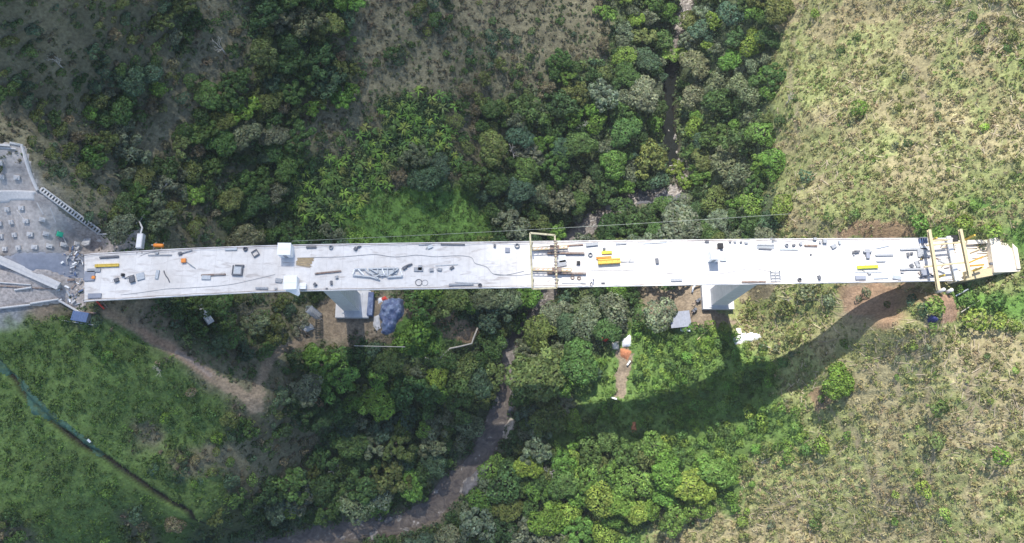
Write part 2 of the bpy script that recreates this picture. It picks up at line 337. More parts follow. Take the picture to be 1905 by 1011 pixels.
M = dict(
    concrete=mat('concrete', (.70, .685, .68), .85, .09, .9, .2, 4, second=(.60, .58, .565), sec_scale=.12, sec_lo=.42, sec_hi=.7),
    pier=mat('pier_concrete', (.60, .59, .585), .85, .12, .6, .2, 3),
    shot=mat('sprayed_concrete', (.42, .39, .365), .9, .25, 1.2, .5, 2.5, second=(.27, .25, .24), sec_scale=.12),
    block=mat('anchor_concrete', (.52, .51, .50), .8, .12, 2),
    steel=mat('galvanised_steel', (.38, .41, .44), .5, .2, 3, metal=.3),
    hoop=mat('weathered_cream_paint', (.47, .43, .28), .7, .25, 2, second=(.33, .28, .19), sec_scale=1.2),
    dark=mat('dark_steel', (.12, .125, .14), .6, .3, 3),
    grey=mat('grey_steel', (.31, .32, .335), .6, .25, 3),
    rust=mat('rusty_steel', (.22, .15, .115), .8, .3, 2, second=(.28, .25, .23), sec_scale=1.2),
    yellow=mat('yellow_paint', (.62, .44, .07), .5, .15, 3, second=(.55, .38, .06), sec_scale=1),
    tan=mat('pale_yellow_paint', (.50, .41, .25), .6, .15, 3),
    lime=mat('lime_yellow_paint', (.62, .68, .05), .5, .12, 3),
    orange=mat('orange_paint', (.75, .25, .04), .5, .12, 3),
    wood=mat('raw_timber', (.42, .32, .19), .85, .25, 3),
    palewood=mat('pale_plywood', (.72, .64, .52), .85, .15, 1),
    white=mat('white_sheet', (.82, .82, .82), .7, .04, 1),
    black=mat('black_rubber', (.02, .02, .022), .7, .2, 3),
    blue=mat('blue_tarpaulin', (.10, .13, .23), .6, .35, 1.3, .9, 1.5, second=(.22, .27, .38), sec_scale=.6),
    bluebox=mat('blue_paint', (.09, .14, .26), .55, .15, 2),
    slate=mat('grey_blue_sheet', (.25, .265, .31), .6, .15, 1),
    red=mat('red_sheet', (.62, .06, .04), .6, .15, 2),
    soilpile=mat('orange_soil', (.42, .17, .085), .9, .3, 2, .5, 3),
    net=mat('teal_netting', (.05, .115, .085), .8, .35, 1.2, .4, 4, second=(.06, .10, .05), sec_scale=.5),
    green=mat('green_plastic', (.03, .42, .25), .5, .1, 2),
    skin=mat('skin', (.35, .2, .13), .6, .05, 3), shirt=mat('navy_cloth', (.03, .04, .10), .8, .1, 3), vest=mat('orange_cloth', (.8, .22, .03), .8, .1, 3),
    bark=mat('bark', (.13, .105, .08), .9, .3, 2), deadwood=mat('bleached_wood', (.45, .42, .37), .8, .2, 2),
    rock=mat('river_rock', (.30, .275, .245), .85, .35, .8, .6, 3, second=(.11, .10, .10), sec_scale=.4),
    cable=mat('steel_cable', (.35, .38, .33), .5, .05, 1),
    straw=mat('straw', (.52, .44, .29), .85, .25, .7), rubble=mat('grey_rubble', (.40, .355, .325), .9, .4, 1.5, .6, 3))
def deck_mat():
    m = mat('deck_concrete', (.70, .675, .645), .85, .09, .9, .2, 4, second=(.58, .545, .505), sec_scale=.10, sec_lo=.40, sec_hi=.72); t = m.node_tree; N = t.nodes; L = t.links; p = N['Principled BSDF']
    src = p.inputs['Base Color'].links[0].from_socket; g = N.new('ShaderNodeNewGeometry'); sx = N.new('ShaderNodeSeparateXYZ'); L.new(g.outputs['Position'], sx.inputs[0])
    def mm(op, a, b=None):
        n = N.new('ShaderNodeMath'); n.operation = op
        for k, v in enumerate((a, b)):
            if v is None: continue
            if isinstance(v, (int, float)): n.inputs[k].default_value = v
            else: L.new(v, n.inputs[k])
        return n.outputs[0]
    j = mm('LESS_THAN', mm('PINGPONG', sx.outputs[0], 2.05), .05)
    st = N.new('ShaderNodeTexNoise'); st.inputs['Scale'].default_value = .55; st.inputs['Detail'].default_value = 9; st.inputs['Distortion'].default_value = 1.2
    mp = N.new('ShaderNodeMapping'); mp.inputs['Scale'].default_value = (.35, 1.3, 1); L.new(g.outputs['Position'], mp.inputs[0]); L.new(mp.outputs[0], st.inputs['Vector'])
    sr = N.new('ShaderNodeMapRange'); sr.inputs[1].default_value = .56; sr.inputs[2].default_value = .74; L.new(st.outputs[0], sr.inputs[0])
    fac = mm('MAXIMUM', mm('MULTIPLY', j, .3), mm('MULTIPLY', sr.outputs[0], .8))
    mx = N.new('ShaderNodeMix'); mx.data_type = 'RGBA'; L.new(fac, mx.inputs[0]); L.new(src, mx.inputs[6]); mx.inputs[7].default_value = (.36, .31, .28, 1); L.new(mx.outputs[2], p.inputs['Base Color']); return m
def attr_mat(name, rough, trans=0.0, bump=0.0, fine=.22):
    m = bpy.data.materials.new(name); m.use_nodes = True; t = m.node_tree; N = t.nodes; L = t.links; p = N['Principled BSDF']
    p.inputs['Roughness'].default_value = rough; p.inputs['Specular IOR Level'].default_value = .25
    a = N.new('ShaderNodeAttribute'); a.attribute_name = 'Col'; oi = N.new('ShaderNodeObjectInfo')
    mu = N.new('ShaderNodeVectorMath'); mu.operation = 'MULTIPLY'; L.new(a.outputs['Color'], mu.inputs[0]); L.new(oi.outputs['Color'], mu.inputs[1])
    g = N.new('ShaderNodeNewGeometry'); nz = N.new('ShaderNodeTexNoise'); nz.inputs['Scale'].default_value = 1.4; nz.inputs['Detail'].default_value = 6; L.new(g.outputs['Position'], nz.inputs['Vector'])
    mr = N.new('ShaderNodeMapRange'); mr.inputs[1].default_value = .3; mr.inputs[2].default_value = .7; mr.inputs[3].default_value = 1 - fine; mr.inputs[4].default_value = 1 + fine; L.new(nz.outputs[0], mr.inputs[0])
    sc = N.new('ShaderNodeVectorMath'); sc.operation = 'SCALE'; L.new(mu.outputs[0], sc.inputs[0]); L.new(mr.outputs[0], sc.inputs['Scale'])
    L.new(sc.outputs[0], p.inputs['Base Color'])
    if bump:
        n3 = N.new('ShaderNodeTexNoise'); n3.inputs['Scale'].default_value = 2.2; n3.inputs['Detail'].default_value = 6; L.new(g.outputs['Position'], n3.inputs['Vector'])
        b = N.new('ShaderNodeBump'); b.inputs['Strength'].default_value = bump; b.inputs['Distance'].default_value = .35; L.new(n3.outputs[0], b.inputs['Height']); L.new(b.outputs[0], p.inputs['Normal'])
    if trans:
        tr = N.new('ShaderNodeBsdfTranslucent'); L.new(sc.outputs[0], tr.inputs['Color']); mx = N.new('ShaderNodeMixShader'); mx.inputs[0].default_value = trans
        L.new(p.outputs[0], mx.inputs[1]); L.new(tr.outputs[0], mx.inputs[2]); L.new(mx.outputs[0], N['Material Output'].inputs[0])
    return m
M['ground'] = attr_mat('ground', .95, bump=.7, fine=.3); M['leaf'] = attr_mat('leaf', .65, trans=.32, fine=.15)

# ------------------------------------------------------------------ ground, water
ny, nx = XX.shape
idx = np.arange(nx * ny).reshape(ny, nx)
quads = np.stack([idx[:-1, :-1], idx[:-1, 1:], idx[1:, 1:], idx[1:, :-1]], -1).reshape(-1, 4)
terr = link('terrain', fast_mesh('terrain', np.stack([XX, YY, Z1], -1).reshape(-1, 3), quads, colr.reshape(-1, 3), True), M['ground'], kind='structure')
terr['label'] = 'steep sided river gorge with green scrub on the left and dry brush on the right'
m = bpy.data.materials.new('muddy_water'); m.use_nodes = True; t = m.node_tree; N = t.nodes; L = t.links; p = N['Principled BSDF']
g = N.new('ShaderNodeNewGeometry'); nz = N.new('ShaderNodeTexNoise'); nz.inputs['Scale'].default_value = .35; nz.inputs['Detail'].default_value = 9; nz.inputs['Distortion'].default_value = 1.5; L.new(g.outputs['Position'], nz.inputs['Vector'])
cr = N.new('ShaderNodeValToRGB'); cr.color_ramp.elements[0].position = .35; cr.color_ramp.elements[0].color = (.060, .046, .038, 1); cr.color_ramp.elements[1].position = .74; cr.color_ramp.elements[1].color = (.40, .36, .32, 1)
e = cr.color_ramp.elements.new(.62); e.color = (.140, .112, .085, 1); L.new(nz.outputs[0], cr.inputs[0]); L.new(cr.outputs[0], p.inputs['Base Color']); p.inputs['Roughness'].default_value = .35
bp = N.new('ShaderNodeBump'); bp.inputs['Strength'].default_value = .5; bp.inputs['Distance'].default_value = .3; n2 = N.new('ShaderNodeTexNoise'); n2.inputs['Scale'].default_value = 1.2; n2.inputs['Detail'].default_value = 5
L.new(g.outputs['Position'], n2.inputs['Vector']); L.new(n2.outputs[0], bp.inputs['Height']); L.new(bp.outputs[0], p.inputs['Normal']); M['water'] = m
# smooth river centreline
def smooth(line, k=8):
    out = []; n = len(line)
    for i in range(n - 1):
        a, b, c, d = line[max(i - 1, 0)], line[i], line[i + 1], line[min(i + 2, n - 1)]
        for s in range(k):
            u = s / k; out.append(.5 * (2 * b + (c - a) * u + (2 * a - 5 * b + 4 * c - d) * u * u + (3 * b - a - 3 * c + d) * u ** 3))
    out.append(line[-1]); return np.array(out)
rs = smooth(riv); V = []; Fc = []
for i, r in enumerate(rs):
    d = rs[min(i + 1, len(rs) - 1)] - rs[max(i - 1, 0)]; nn = np.array([-d[1], d[0]]); nn /= np.linalg.norm(nn)
    for k in range(7): o = (k - 3) / 3 * (r[3] + 1.2); V.append((r[0] + nn[0] * o, r[1] + nn[1] * o, r[2] - .15))
    if i:
        for k in range(6): a = (i - 1) * 7 + k; Fc.append((a, a + 1, a + 8, a + 7))
M['shaded_water'] = mat('shade_painted_water', (.012, .014, .013), .7, .3, .5, .3, 1.0, spec=.03)  # dark water, with the shade of the gorge walls painted into its colour
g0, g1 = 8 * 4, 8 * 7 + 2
V = np.array(V); Fc = np.array(Fc).reshape(-1, 6, 4)
link('river_water', fast_mesh('river_water', V, np.concatenate([Fc[:g0], Fc[g1:]]).reshape(-1, 4), smooth=True), M['water'], kind='structure')
link('gorge_water', fast_mesh('gorge_water', V, Fc[g0:g1].reshape(-1, 4), smooth=True), M['shaded_water'], kind='structure')

def G(px, py, h=0.0): return cast0(px, py, Z1, h)
def drape(name, poly, matl, off=.08, step=.4, lump_=0.0, ls=1.5, **kw):
    pw = polyw(poly); xs = [p[0] for p in pw]; ys = [p[1] for p in pw]
    gx = np.arange(min(xs), max(xs) + step, step); gy = np.arange(min(ys), max(ys) + step, step); X, Y = np.meshgrid(gx, gy)
    wp = min(.9, .35 * ls) * (lump_ > 0); wx = X + fbm(X, Y, 2.2, 47, 3) * wp; wy = Y + fbm(X, Y, 2.2, 48, 3) * wp; loop = np.array([list(q[:2]) for q in pw] + [list(pw[0][:2])]); loop = np.c_[loop, np.zeros(len(loop))]
    ins = inpoly(wx, wy, [q[:2] for q in pw]); n = X.shape[1]; I = np.arange(X.size).reshape(X.shape); edge, _ = seg_dist(wx, wy, loop); tp = np.clip(edge / 1.3, 0, 1); tp = tp * (2 - tp)
    Z = hgts(X, Y, Z1) + (off * (.25 + .75 * tp) if lump_ > .3 else off) + lump_ * tp * (fbm(X, Y, ls, 33, 4) * .6 + .5)
    cc = ins[:-1, :-1] | ins[1:, :-1] | ins[:-1, 1:] | ins[1:, 1:]
    cc2 = ins[:-1, :-1] & ins[1:, :-1] & ins[:-1, 1:] & ins[1:, 1:]
    inner = ins.copy(); Z = np.where(inner, Z, hgts(X, Y, Z1) - .12)
    q = np.stack([I[:-1, :-1], I[:-1, 1:], I[1:, 1:], I[1:, :-1]], -1)[cc]
    used, inv = np.unique(q, return_inverse=True)
    return link(name, fast_mesh(name, np.stack([X, Y, Z], -1).reshape(-1, 3)[used], inv.reshape(-1, 4), smooth=True), matl, **kw)

# ------------------------------------------------------------------ vegetation
R_ = np.random.default_rng(11)
def unit(v): return v / (np.linalg.norm(v, axis=-1, keepdims=True) + 1e-9)
def leafquads(C, N, s, asp=1.0):
    n = len(C); T = unit(np.cross(N, R_.normal(size=(n, 3)))); B = np.cross(N, T); s = np.asarray(s).reshape(-1, 1) * np.ones((n, 1))
    V = np.stack([C - T * s * asp, C - B * s * .62, C + T * s * asp, C + B * s * .62], 1) + (N * s * .22)[:, None, :] * np.array([-1, 1, -1, 1])[None, :, None]
    return V.reshape(-1, 3), np.arange(n * 4).reshape(n, 4)
def crown_arrays(nl, per, leaf, flat=.72, spread=.6, lr=(.30, .46), seed=0):
    r = np.random.default_rng(seed); C = []; Rr = []
    for k in range(nl):
        for _ in range(30):
            a = r.uniform(0, 2 * math.pi); q = math.sqrt(r.uniform(0, 1)) * spread * (1 + .22 * math.sin(a * 2 + seed) + .16 * math.sin(a * 3 + seed * 1.7)); c = np.array([q * math.cos(a), q * math.sin(a), (1 - (q / 1.05) ** 2) * flat * .62])
            if all(np.linalg.norm(c - o) > .24 for o in C): break
        C.append(c); Rr.append(r.uniform(*lr))
    C = np.array(C); Rr = np.array(Rr); P = []; Nn = []; T = []
    for k in range(nl):
        d = unit(r.normal(size=(per, 3))); d[:, 2] = np.abs(d[:, 2]) * 1.0 - .25; d = unit(d)
        rr = Rr[k] * (1 + .16 * np.sin(d[:, 0] * 9 + k) * np.sin(d[:, 1] * 8 + 2 * k)) * r.uniform(.82, 1.06, per)
        p = C[k] + d * rr[:, None] * np.array([1, 1, .85]); dist = np.linalg.norm(p[:, None] - C[None], axis=2) / Rr[None]; dist[:, k] = 9
        keep = dist.min(1) > .80; P.append(p[keep]); Nn.append(unit(d[keep] + r.normal(size=(keep.sum(), 3)) * .42)); T.append(np.full(keep.sum(), r.uniform(.66, 1.36)))
    P = np.concatenate(P); Nn = np.concatenate(Nn); T = np.concatenate(T) * r.uniform(.75, 1.25, len(P))
    q = leafquads(P, Nn, leaf * r.uniform(.7, 1.3, len(P))); col = np.repeat(np.stack([T * r.uniform(.9, 1.15, len(P)), T, T * r.uniform(.8, 1.1, len(P))], 1), 4, 0)
    return q[0], q[1], col
def frond_arrays(nf, ln, wd, seed, up=.9):
    r = np.random.default_rng(seed); V = []; Fc = []; Cc = []
    for k in range(nf):
        a = r.uniform(0, 6.283); l = ln * r.uniform(.7, 1.15); tilt = r.uniform(.25, 1.0) * up; prev = None; x = np.array([math.cos(a), math.sin(a), 0]); y = np.array([-math.sin(a), math.cos(a), 0]); o = x * r.uniform(0, .25) * ln + y * r.uniform(-.1, .1) * ln
        tone = r.uniform(.7, 1.35)
        for j in range(6):
            u = j / 5; c = o + x * l * u * .95 + np.array([0, 0, l * (tilt * u - 1.05 * u * u + .25)]); hw = wd * (.25 + math.sin(min(u * 1.1, 1) * math.pi) * .9) * (1 - u * .25)
            V += [c - y * hw - [0, 0, hw * .35], c, c + y * hw - [0, 0, hw * .35]]; Cc += [(tone, tone, tone * .9)] * 3; b = len(V) - 6
            if j: Fc += [(b, b + 1, b + 4, b + 3), (b + 1, b + 2, b + 5, b + 4)]
    return np.array(V), np.array(Fc), np.array(Cc)
def mk(name, arr):
    me = fast_mesh(name, arr[0], arr[1]); a = me.color_attributes.new('Col', 'FLOAT_COLOR', 'POINT'); c = np.ones((len(arr[0]), 4), np.float32); c[:, :3] = arr[2]; a.data.foreach_set('color', c.ravel())
    me.materials.append(M['leaf']); return me
CR_ROUND = [crown_arrays(24, 140, .072, .72, .74, (.20, .36), seed=100 + k) for k in range(10)]
CR_LOOSE = [crown_arrays(18, 110, .080, .55, .86, (.14, .30), seed=200 + k) for k in range(6)]
CR_BIG = [crown_arrays(40, 180, .062, .66, .74, (.15, .30), seed=300 + k) for k in range(4)]
CR_SHRUB = [crown_arrays(9, 60, .13, .7, .5, (.32, .5), seed=400 + k) for k in range(5)]
FR = [frond_arrays(13 + 2 * (k % 5), 1.0, .065 + .01 * (k % 3), 500 + k, .6 + .1 * (k % 5)) for k in range(10)]
MESH = {'round': [mk('crown', a) for a in CR_ROUND], 'loose': [mk('crown', a) for a in CR_LOOSE], 'big': [mk('crown', a) for a in CR_BIG], 'shrub': [mk('foliage', a) for a in CR_SHRUB], 'frond': [mk('leaves', a) for a in FR]}
def trunk_mesh(seed):
    r = random.Random(seed); b = MB(); b.tube([(0, 0, -1.2), (.05, 0, -.6), (.02, .03, -.1), (0, 0, .25)], [.085, .06, .05, .03], 7)
    for k in range(4):
        a = k * 1.57 + r.random(); b.tube([(0, 0, -.35 + .08 * k), (.2 * math.cos(a), .2 * math.sin(a), -.05), (.45 * math.cos(a), .45 * math.sin(a), .18)], [.035, .025, .012], 5)
    me = b.mesh('trunk', True); me.materials.append(M['bark']); return me
TRUNK = [trunk_mesh(k) for k in range(3)]
b = MB(); b.tube([(0, 0, -.45), (0.02, 0, 0), (0, 0, .3)], [.05, .04, .02], 6); STEM = b.mesh('stem', True); STEM.materials.append(M['bark'])

TONES = {'dark green': (.075, .138, .048), 'mid green': (.105, .190, .058), 'bluish green': (.095, .165, .098), 'olive green': (.165, .210, .070), 'grey green': (.200, .240, .150),
         'yellow green': (.225, .330, .070), 'lime green': (.285, .43, .085), 'bright green': (.155, .285, .060), 'brownish': (.21, .19, .12)}
def zone(px, py):
    if py < 450:
        if px < 180: return 'on the top left hillside' if py < 130 else 'above the anchored concrete wall'
        if px < 330: return 'in the top left scrub' if py < 200 else 'uphill of the pale pipe'
        if px < 480: return 'between the top left brown patches' if py < 160 else ('on the slope right of the pale pipe' if py < 320 else 'close above the left bridge end')
        if px < 650: return 'in the dark top wood' if py < 160 else ('below the dark top wood' if py < 320 else 'above the left white cabin')
        if px < 800: return 'in the upper brown scrub' if py < 180 else ('among the long-leaved plants' if py < 340 else 'left of the bright meadow')
        if px < 960: return 'right of the upper brown scrub' if py < 200 else ('above the bright meadow' if py < 350 else 'right of the bright meadow')
        if px < 1110: return 'below the top centre brush' if py < 160 else ('midway up the centre wood' if py < 300 else 'above the yellow hoop')
        if px < 1250: return 'on the top left gorge rim' if py < 120 else ('left of the dark gorge' if py < 300 else 'left above the stony river bend')
        if px < 1360: return 'on the top right gorge rim' if py < 120 else ('right of the dark gorge' if py < 260 else ('beside the stony river bend' if py < 380 else 'below the stony river bend'))
        if px < 1480: return 'by the dry field top corner' if py < 130 else ('along the dry field edge' if py < 270 else ('above the cable near the field' if py < 390 else 'between cable and bridge deck'))
        if py < 110: return 'at the top of the dry field'
        if py < 240: return 'in the upper dry field'
        return 'in the dry field above the deck' if py < 385 else 'beside the red soil by the deck'
    if px < 230: return 'under the left bridge abutment' if py < 700 else ('uphill of the drainage ditch' if py < 850 else 'below the drainage ditch')
    if px < 450: return 'between track and bridge' if py < 700 else ('below the muddy track' if py < 860 else 'at the ditch foot')
    if px < 640: return 'beside the left footing' if py < 660 else ('right of the muddy track' if py < 790 else ('below the brown patch' if py < 900 else 'above the bottom river bend'))
    if px < 780: return 'under the left footing' if py < 700 else ('left of the lower river' if py < 820 else ('on the lower left river slope' if py < 920 else 'on the bottom river bank'))
    if px < 930: return 'near the zigzag pipe' if py < 720 else ('on the lower river left bank' if py < 840 else 'in the lower river elbow')
    if px < 1060: return 'just under the yellow hoop' if py < 620 else ('right of the river rocks' if py < 760 else ('on the lower river right bank' if py < 890 else 'at the bottom centre'))
    if px < 1200: return 'left of the right footing yard' if py < 630 else ('left of the red earth path' if py < 760 else ('in the lower centre wood' if py < 880 else 'at the bottom right of centre'))
    if px < 1400: return 'near the right footing' if py < 700 else ('in the bridge shadow' if py < 790 else ('in the bright lower wood' if py < 900 else 'at the lower wood field edge'))
    if py < 600: return 'below the right deck end'
    if py < 760: return 'beside the slanting deck shadow' if px < 1650 else 'on the right dry slope'
    return 'in the lower dry field' if py < 890 else 'at the bottom of the dry field'

HAND = [(1183, 38, 17, 'lime green', 'round'), (1246, 103, 18, 'lime green', 'round'), (1400, 84, 28, 'yellow green', 'round'), (1292, 240, 22, 'yellow green', 'round'), (1257, 312, 17, 'yellow green', 'loose'), (1274, 338, 17, 'yellow green', 'loose'),
        (1557, 712, 33, 'bright green', 'big'), (700, 750, 33, 'yellow green', 'big'), (743, 795, 19, 'yellow green', 'round'), (541, 945, 18, 'lime green', 'round'), (1003, 700, 54, 'olive green', 'big'), (1076, 674, 40, 'mid green', 'big'),
        (1262, 425, 48, 'grey green', 'big'), (1328, 376, 27, 'olive green', 'round'), (1398, 385, 27, 'yellow green', 'round'), (1455, 384, 25, 'yellow green', 'round'), (1022, 780, 34, 'olive green', 'round'), (1090, 600, 30, 'grey green', 'round'),
        (1035, 585, 28, 'grey green', 'big'), (1140, 580, 32, 'grey green', 'round'), (1228, 585, 32, 'grey green', 'round'), (985, 655, 28, 'grey green', 'loose'), (1240, 880, 34, 'bright green', 'big'), (1290, 905, 36, 'yellow green', 'big'),
        (1335, 880, 30, 'bright green', 'big'), (1215, 830, 26, 'bright green', 'round'), (1180, 900, 30, 'bright green', 'round'), (1300, 945, 24, 'yellow green', 'round'), (1120, 930, 32, 'yellow green', 'round'), (1050, 955, 24, 'lime green', 'round'),
        (870, 790, 26, 'grey green', 'round'), (860, 690, 26, 'olive green', 'round'), (815, 700, 22, 'yellow green', 'round'), (665, 940, 30, 'grey green', 'round'), (705, 920, 26, 'grey green', 'round'), (790, 800, 16, 'yellow green', 'round'),
        (940, 900, 34, 'mid green', 'round'), (915, 870, 24, 'bright green', 'round'), (470, 605, 30, 'grey green', 'loose'), (560, 600, 20, 'grey green', 'loose'), (1420, 250, 32, 'bright green', 'round'), (1440, 300, 26, 'bright green', 'round'),
        (1380, 330, 30, 'grey green', 'round'), (1290, 180, 26, 'grey green', 'round'), (1340, 150, 30, 'grey green', 'round'), (1310, 60, 28, 'bluish green', 'round'), (1360, 30, 30, 'bluish green', 'round'), (1400, 180, 26, 'grey green', 'round'),
        (658, 74, 8, 'lime green', 'shrub'), (595, 55, 8, 'lime green', 'shrub'), (568, 76, 8, 'lime green', 'shrub'), (1715, 910, 17, 'lime green', 'shrub'), (1595, 205, 20, 'bright green', 'shrub'), (1745, 196, 8, 'mid green', 'shrub'), (1744, 216, 9, 'mid green', 'shrub'),
        (1830, 238, 11, 'lime green', 'shrub'), (1826, 55, 15, 'mid green', 'shrub'), (1808, 32, 12, 'mid green', 'shrub'), (1864, 38, 11, 'olive green', 'shrub'), (1882, 70, 15, 'olive green', 'shrub'), (1818, 95, 13, 'mid green', 'shrub'), (1872, 92, 11, 'mid green', 'shrub'),
        (1515, 28, 12, 'yellow green', 'shrub'), (1472, 105, 11, 'olive green', 'shrub'), (1594, 70, 9, 'mid green', 'shrub'), (1563, 95, 11, 'mid green', 'shrub'), (1688, 268, 12, 'mid green', 'shrub'), (1668, 200, 11, 'olive green', 'shrub'), (1811, 384, 12, 'bright green', 'shrub'),
        (1692, 392, 12, 'mid green', 'shrub'), (1706, 414, 20, 'bright green', 'shrub'), (1540, 405, 12, 'mid green', 'shrub'), (1590, 400, 13, 'mid green', 'shrub'), (1500, 330, 18, 'bluish green', 'shrub'), (1476, 185, 10, 'mid green', 'shrub'), (1735, 570, 22, 'yellow green', 'shrub'),
        (1715, 578, 16, 'bluish green', 'shrub'), (1695, 560, 14, 'bluish green', 'shrub'), (1810, 594, 28, 'yellow green', 'shrub'), (1855, 598, 20, 'yellow green', 'shrub'), (1885, 607, 16, 'yellow green', 'shrub'), (1570, 640, 11, 'bright green', 'shrub'), (1475, 628, 16, 'olive green', 'shrub'),
        (1418, 645, 12, 'mid green', 'shrub'), (1888, 690, 8, 'lime green', 'shrub'), (1835, 663, 8, 'mid green', 'shrub'), (1425, 838, 16, 'olive green', 'shrub'), (1525, 830, 18, 'yellow green', 'shrub'), (1665, 920, 9, 'lime green', 'shrub'), (1755, 955, 12, 'lime green', 'shrub'),
        (1740, 820, 20, 'olive green', 'shrub'), (1860, 850, 20, 'bright green', 'shrub'), (1515, 975, 14, 'mid green', 'shrub'), (1380, 970, 12, 'yellow green', 'shrub'), (1390, 875, 14, 'olive green', 'shrub'), (1745, 760, 18, 'mid green', 'shrub'), (1850, 560, 22, 'mid green', 'shrub'),
        (1800, 560, 18, 'mid green', 'shrub'), (1745, 440, 16, 'bright green', 'shrub'), (1790, 415, 20, 'yellow green', 'shrub'), (1840, 430, 22, 'yellow green', 'shrub'), (1500, 545, 22, 'grey green', 'shrub'), (1460, 575, 18, 'olive green', 'shrub'), (1540, 560, 16, 'grey green', 'shrub'), (1400, 580, 16, 'olive green', 'shrub'), (1610, 545, 12, 'grey green', 'shrub'),
        (780, 620, 30, 'bright green', 'shrub'), (750, 640, 22, 'bright green', 'shrub'), (800, 645, 20, 'bright green', 'shrub')]
spots = list(HAND); rr_ = np.random.default_rng(77)
rw = riv[:, :2]
KEEP_PIPE = [(325, 330), (265, 400), (250, 440), (275, 445), (340, 345)]
taken = np.array([[h[0], h[1], h[2]] for h in spots], float)
KEEP_OUT = [[(150, 440), (560, 450), (560, 545), (150, 580)], [(540, 560), (770, 545), (760, 620), (720, 650), (560, 640)], [(1190, 520), (1430, 520), (1400, 610), (1210, 600)], [(0, 265), (60, 265), (90, 350), (190, 430), (260, 430), (260, 580), (0, 580)],
            [(1120, 620), (1185, 620), (1180, 750), (1135, 750)], [(690, 350), (860, 350), (930, 450), (690, 455)], [(735, 590), (900, 580), (900, 665), (735, 670)], [(190, 560), (300, 560), (500, 740), (490, 790), (440, 770), (200, 610)], [(20, 690), (130, 690), (200, 850), (90, 800)], KEEP_PIPE, [(1105, 618), (1185, 615), (1185, 655), (1105, 650)], [(440, 775), (420, 720), (465, 725), (478, 685), (505, 640), (575, 620), (582, 655), (525, 680), (508, 720), (505, 775)]]
def ing(px, py, margin=0): return any(inpoly(np.array([px]), np.array([py]), k)[0] for k in KEEP_OUT)
prob = {'F': (.97, 11, 36), 'f': (.97, 11, 30), 'L': (.7, 7, 14), 'N': (1.0, 7, 12), 'S': (.40, 7, 17), 'B': (.05, 7, 11), 'g': (.022, 7, 13), 'G': (.05, 6, 10), 'D': (.008, 6, 10), 'd': (.02, 6, 11), 'R': (0, 5, 5), 'M': (.03, 6, 10), 'C': (0, 1, 1)}
for att in range(15000):
    px, py = rr_.uniform(-25, 1930), rr_.uniform(-25, 1036)
    j = min(max(int((py + rr_.normal() * 14) // 60), 0), 16); i = min(max(int((px + rr_.normal() * 14) // 60), 0), 31); c = CM[j][i]
    if px > 1478 - (py > 440) * 60 and c in 'Ff' and py < 500: continue
    pr, lo, hi = prob[c]
    if rr_.random() > pr: continue
    r = lo + (hi - lo) * rr_.random() ** (1.3 if att > 3000 else .6)
    if c == 'B' and att < 300: continue
    dist = np.hypot(taken[:, 0] - px, taken[:, 1] - py)
    if (dist < (.40 if c == 'N' else .56 if c != 'd' else 1.0) * (taken[:, 2] + r)).any(): continue
    if py > 440 and py < 545 and px > 170 and px < 1720 and abs(py - 490) + r < 38: continue
    if ing(px, py): continue
    if px > 1462 and px < 1490 and py < 385 and c in 'Ff': continue
    P = G(px, py)
    dr, (z_, hw_) = seg_dist(P[:1], P[1:2], riv); rm = r * (184 - P[2]) / F
    if dr[0] < hw_[0] + rm * (.80 if 125 < py < 300 else .4 if py < 125 else .5 if py < 450 else .05 if py < 632 else .55 if py < 770 else .98): continue
    if np.min(np.hypot(ditch[:, 0] - P[0], ditch[:, 1] - P[1])) < rm + 2: continue
    k = rr_.random(); left = px < 950
    if c == 'N': tone = ['mid green', 'bright green', 'yellow green', 'olive green', 'mid green', 'bright green'][int(k * 6)]
    elif c == 'L': tone = ['bright green', 'bright green', 'mid green', 'yellow green'][int(k * 4)]
    elif c in 'dDR': tone = ['olive green', 'bright green', 'yellow green', 'grey green'][int(k * 4)]
    elif c == 'f' and py > 700 and px > 1050: tone = ['bright green', 'bright green', 'mid green', 'yellow green', 'bright green', 'olive green'][int(k * 6)]
    elif c == 'f': tone = ['grey green', 'olive green', 'bright green', 'mid green', 'yellow green', 'grey green'][int(k * 6)]
    elif c in 'Gg': tone = ['bright green', 'mid green', 'mid green'][int(k * 3)]
    elif c == 'B': tone = ['brownish', 'olive green', 'mid green'][int(k * 3)]
    elif c == 'S': tone = ['mid green', 'olive green', 'dark green', 'brownish', 'bluish green'][int(k * 5)]
    elif px > 1240: tone = ['bluish green', 'grey green', 'mid green', 'olive green', 'dark green', 'grey green', 'bright green'][int(k * 7)]
    else: tone = ['dark green', 'mid green', 'bluish green', 'dark green', 'olive green', 'mid green', 'grey green', 'bright green'][int(k * 8)]
    kind = 'frond' if c == 'N' else ('shrub' if (r < 10 or c in 'dDRGgBML' or (c == 'S' and r < 14)) else ('loose' if rr_.random() < .45 else ('big' if r > 23 else 'round')))
    spots.append((px, py, r, tone, kind)); taken = np.vstack([taken, [px, py, r]])
trees = [s for s in spots if s[4] in ('round', 'big', 'loose')]; shr = [s for s in spots if s[4] == 'shrub']; fro = [s for s in spots if s[4] == 'frond']
print('trees', len(trees), 'shrubs', len(shr), 'fronds', len(fro))
trees.sort(key=lambda s: (s not in HAND, -s[2])); shr.sort(key=lambda s: (s not in HAND, -s[2]))
WORDS = ['first', 'second', 'third', 'fourth', 'fifth', 'sixth', 'seventh', 'eighth', 'ninth', 'tenth', 'eleventh', 'twelfth', 'thirteenth', 'fourteenth', 'fifteenth']
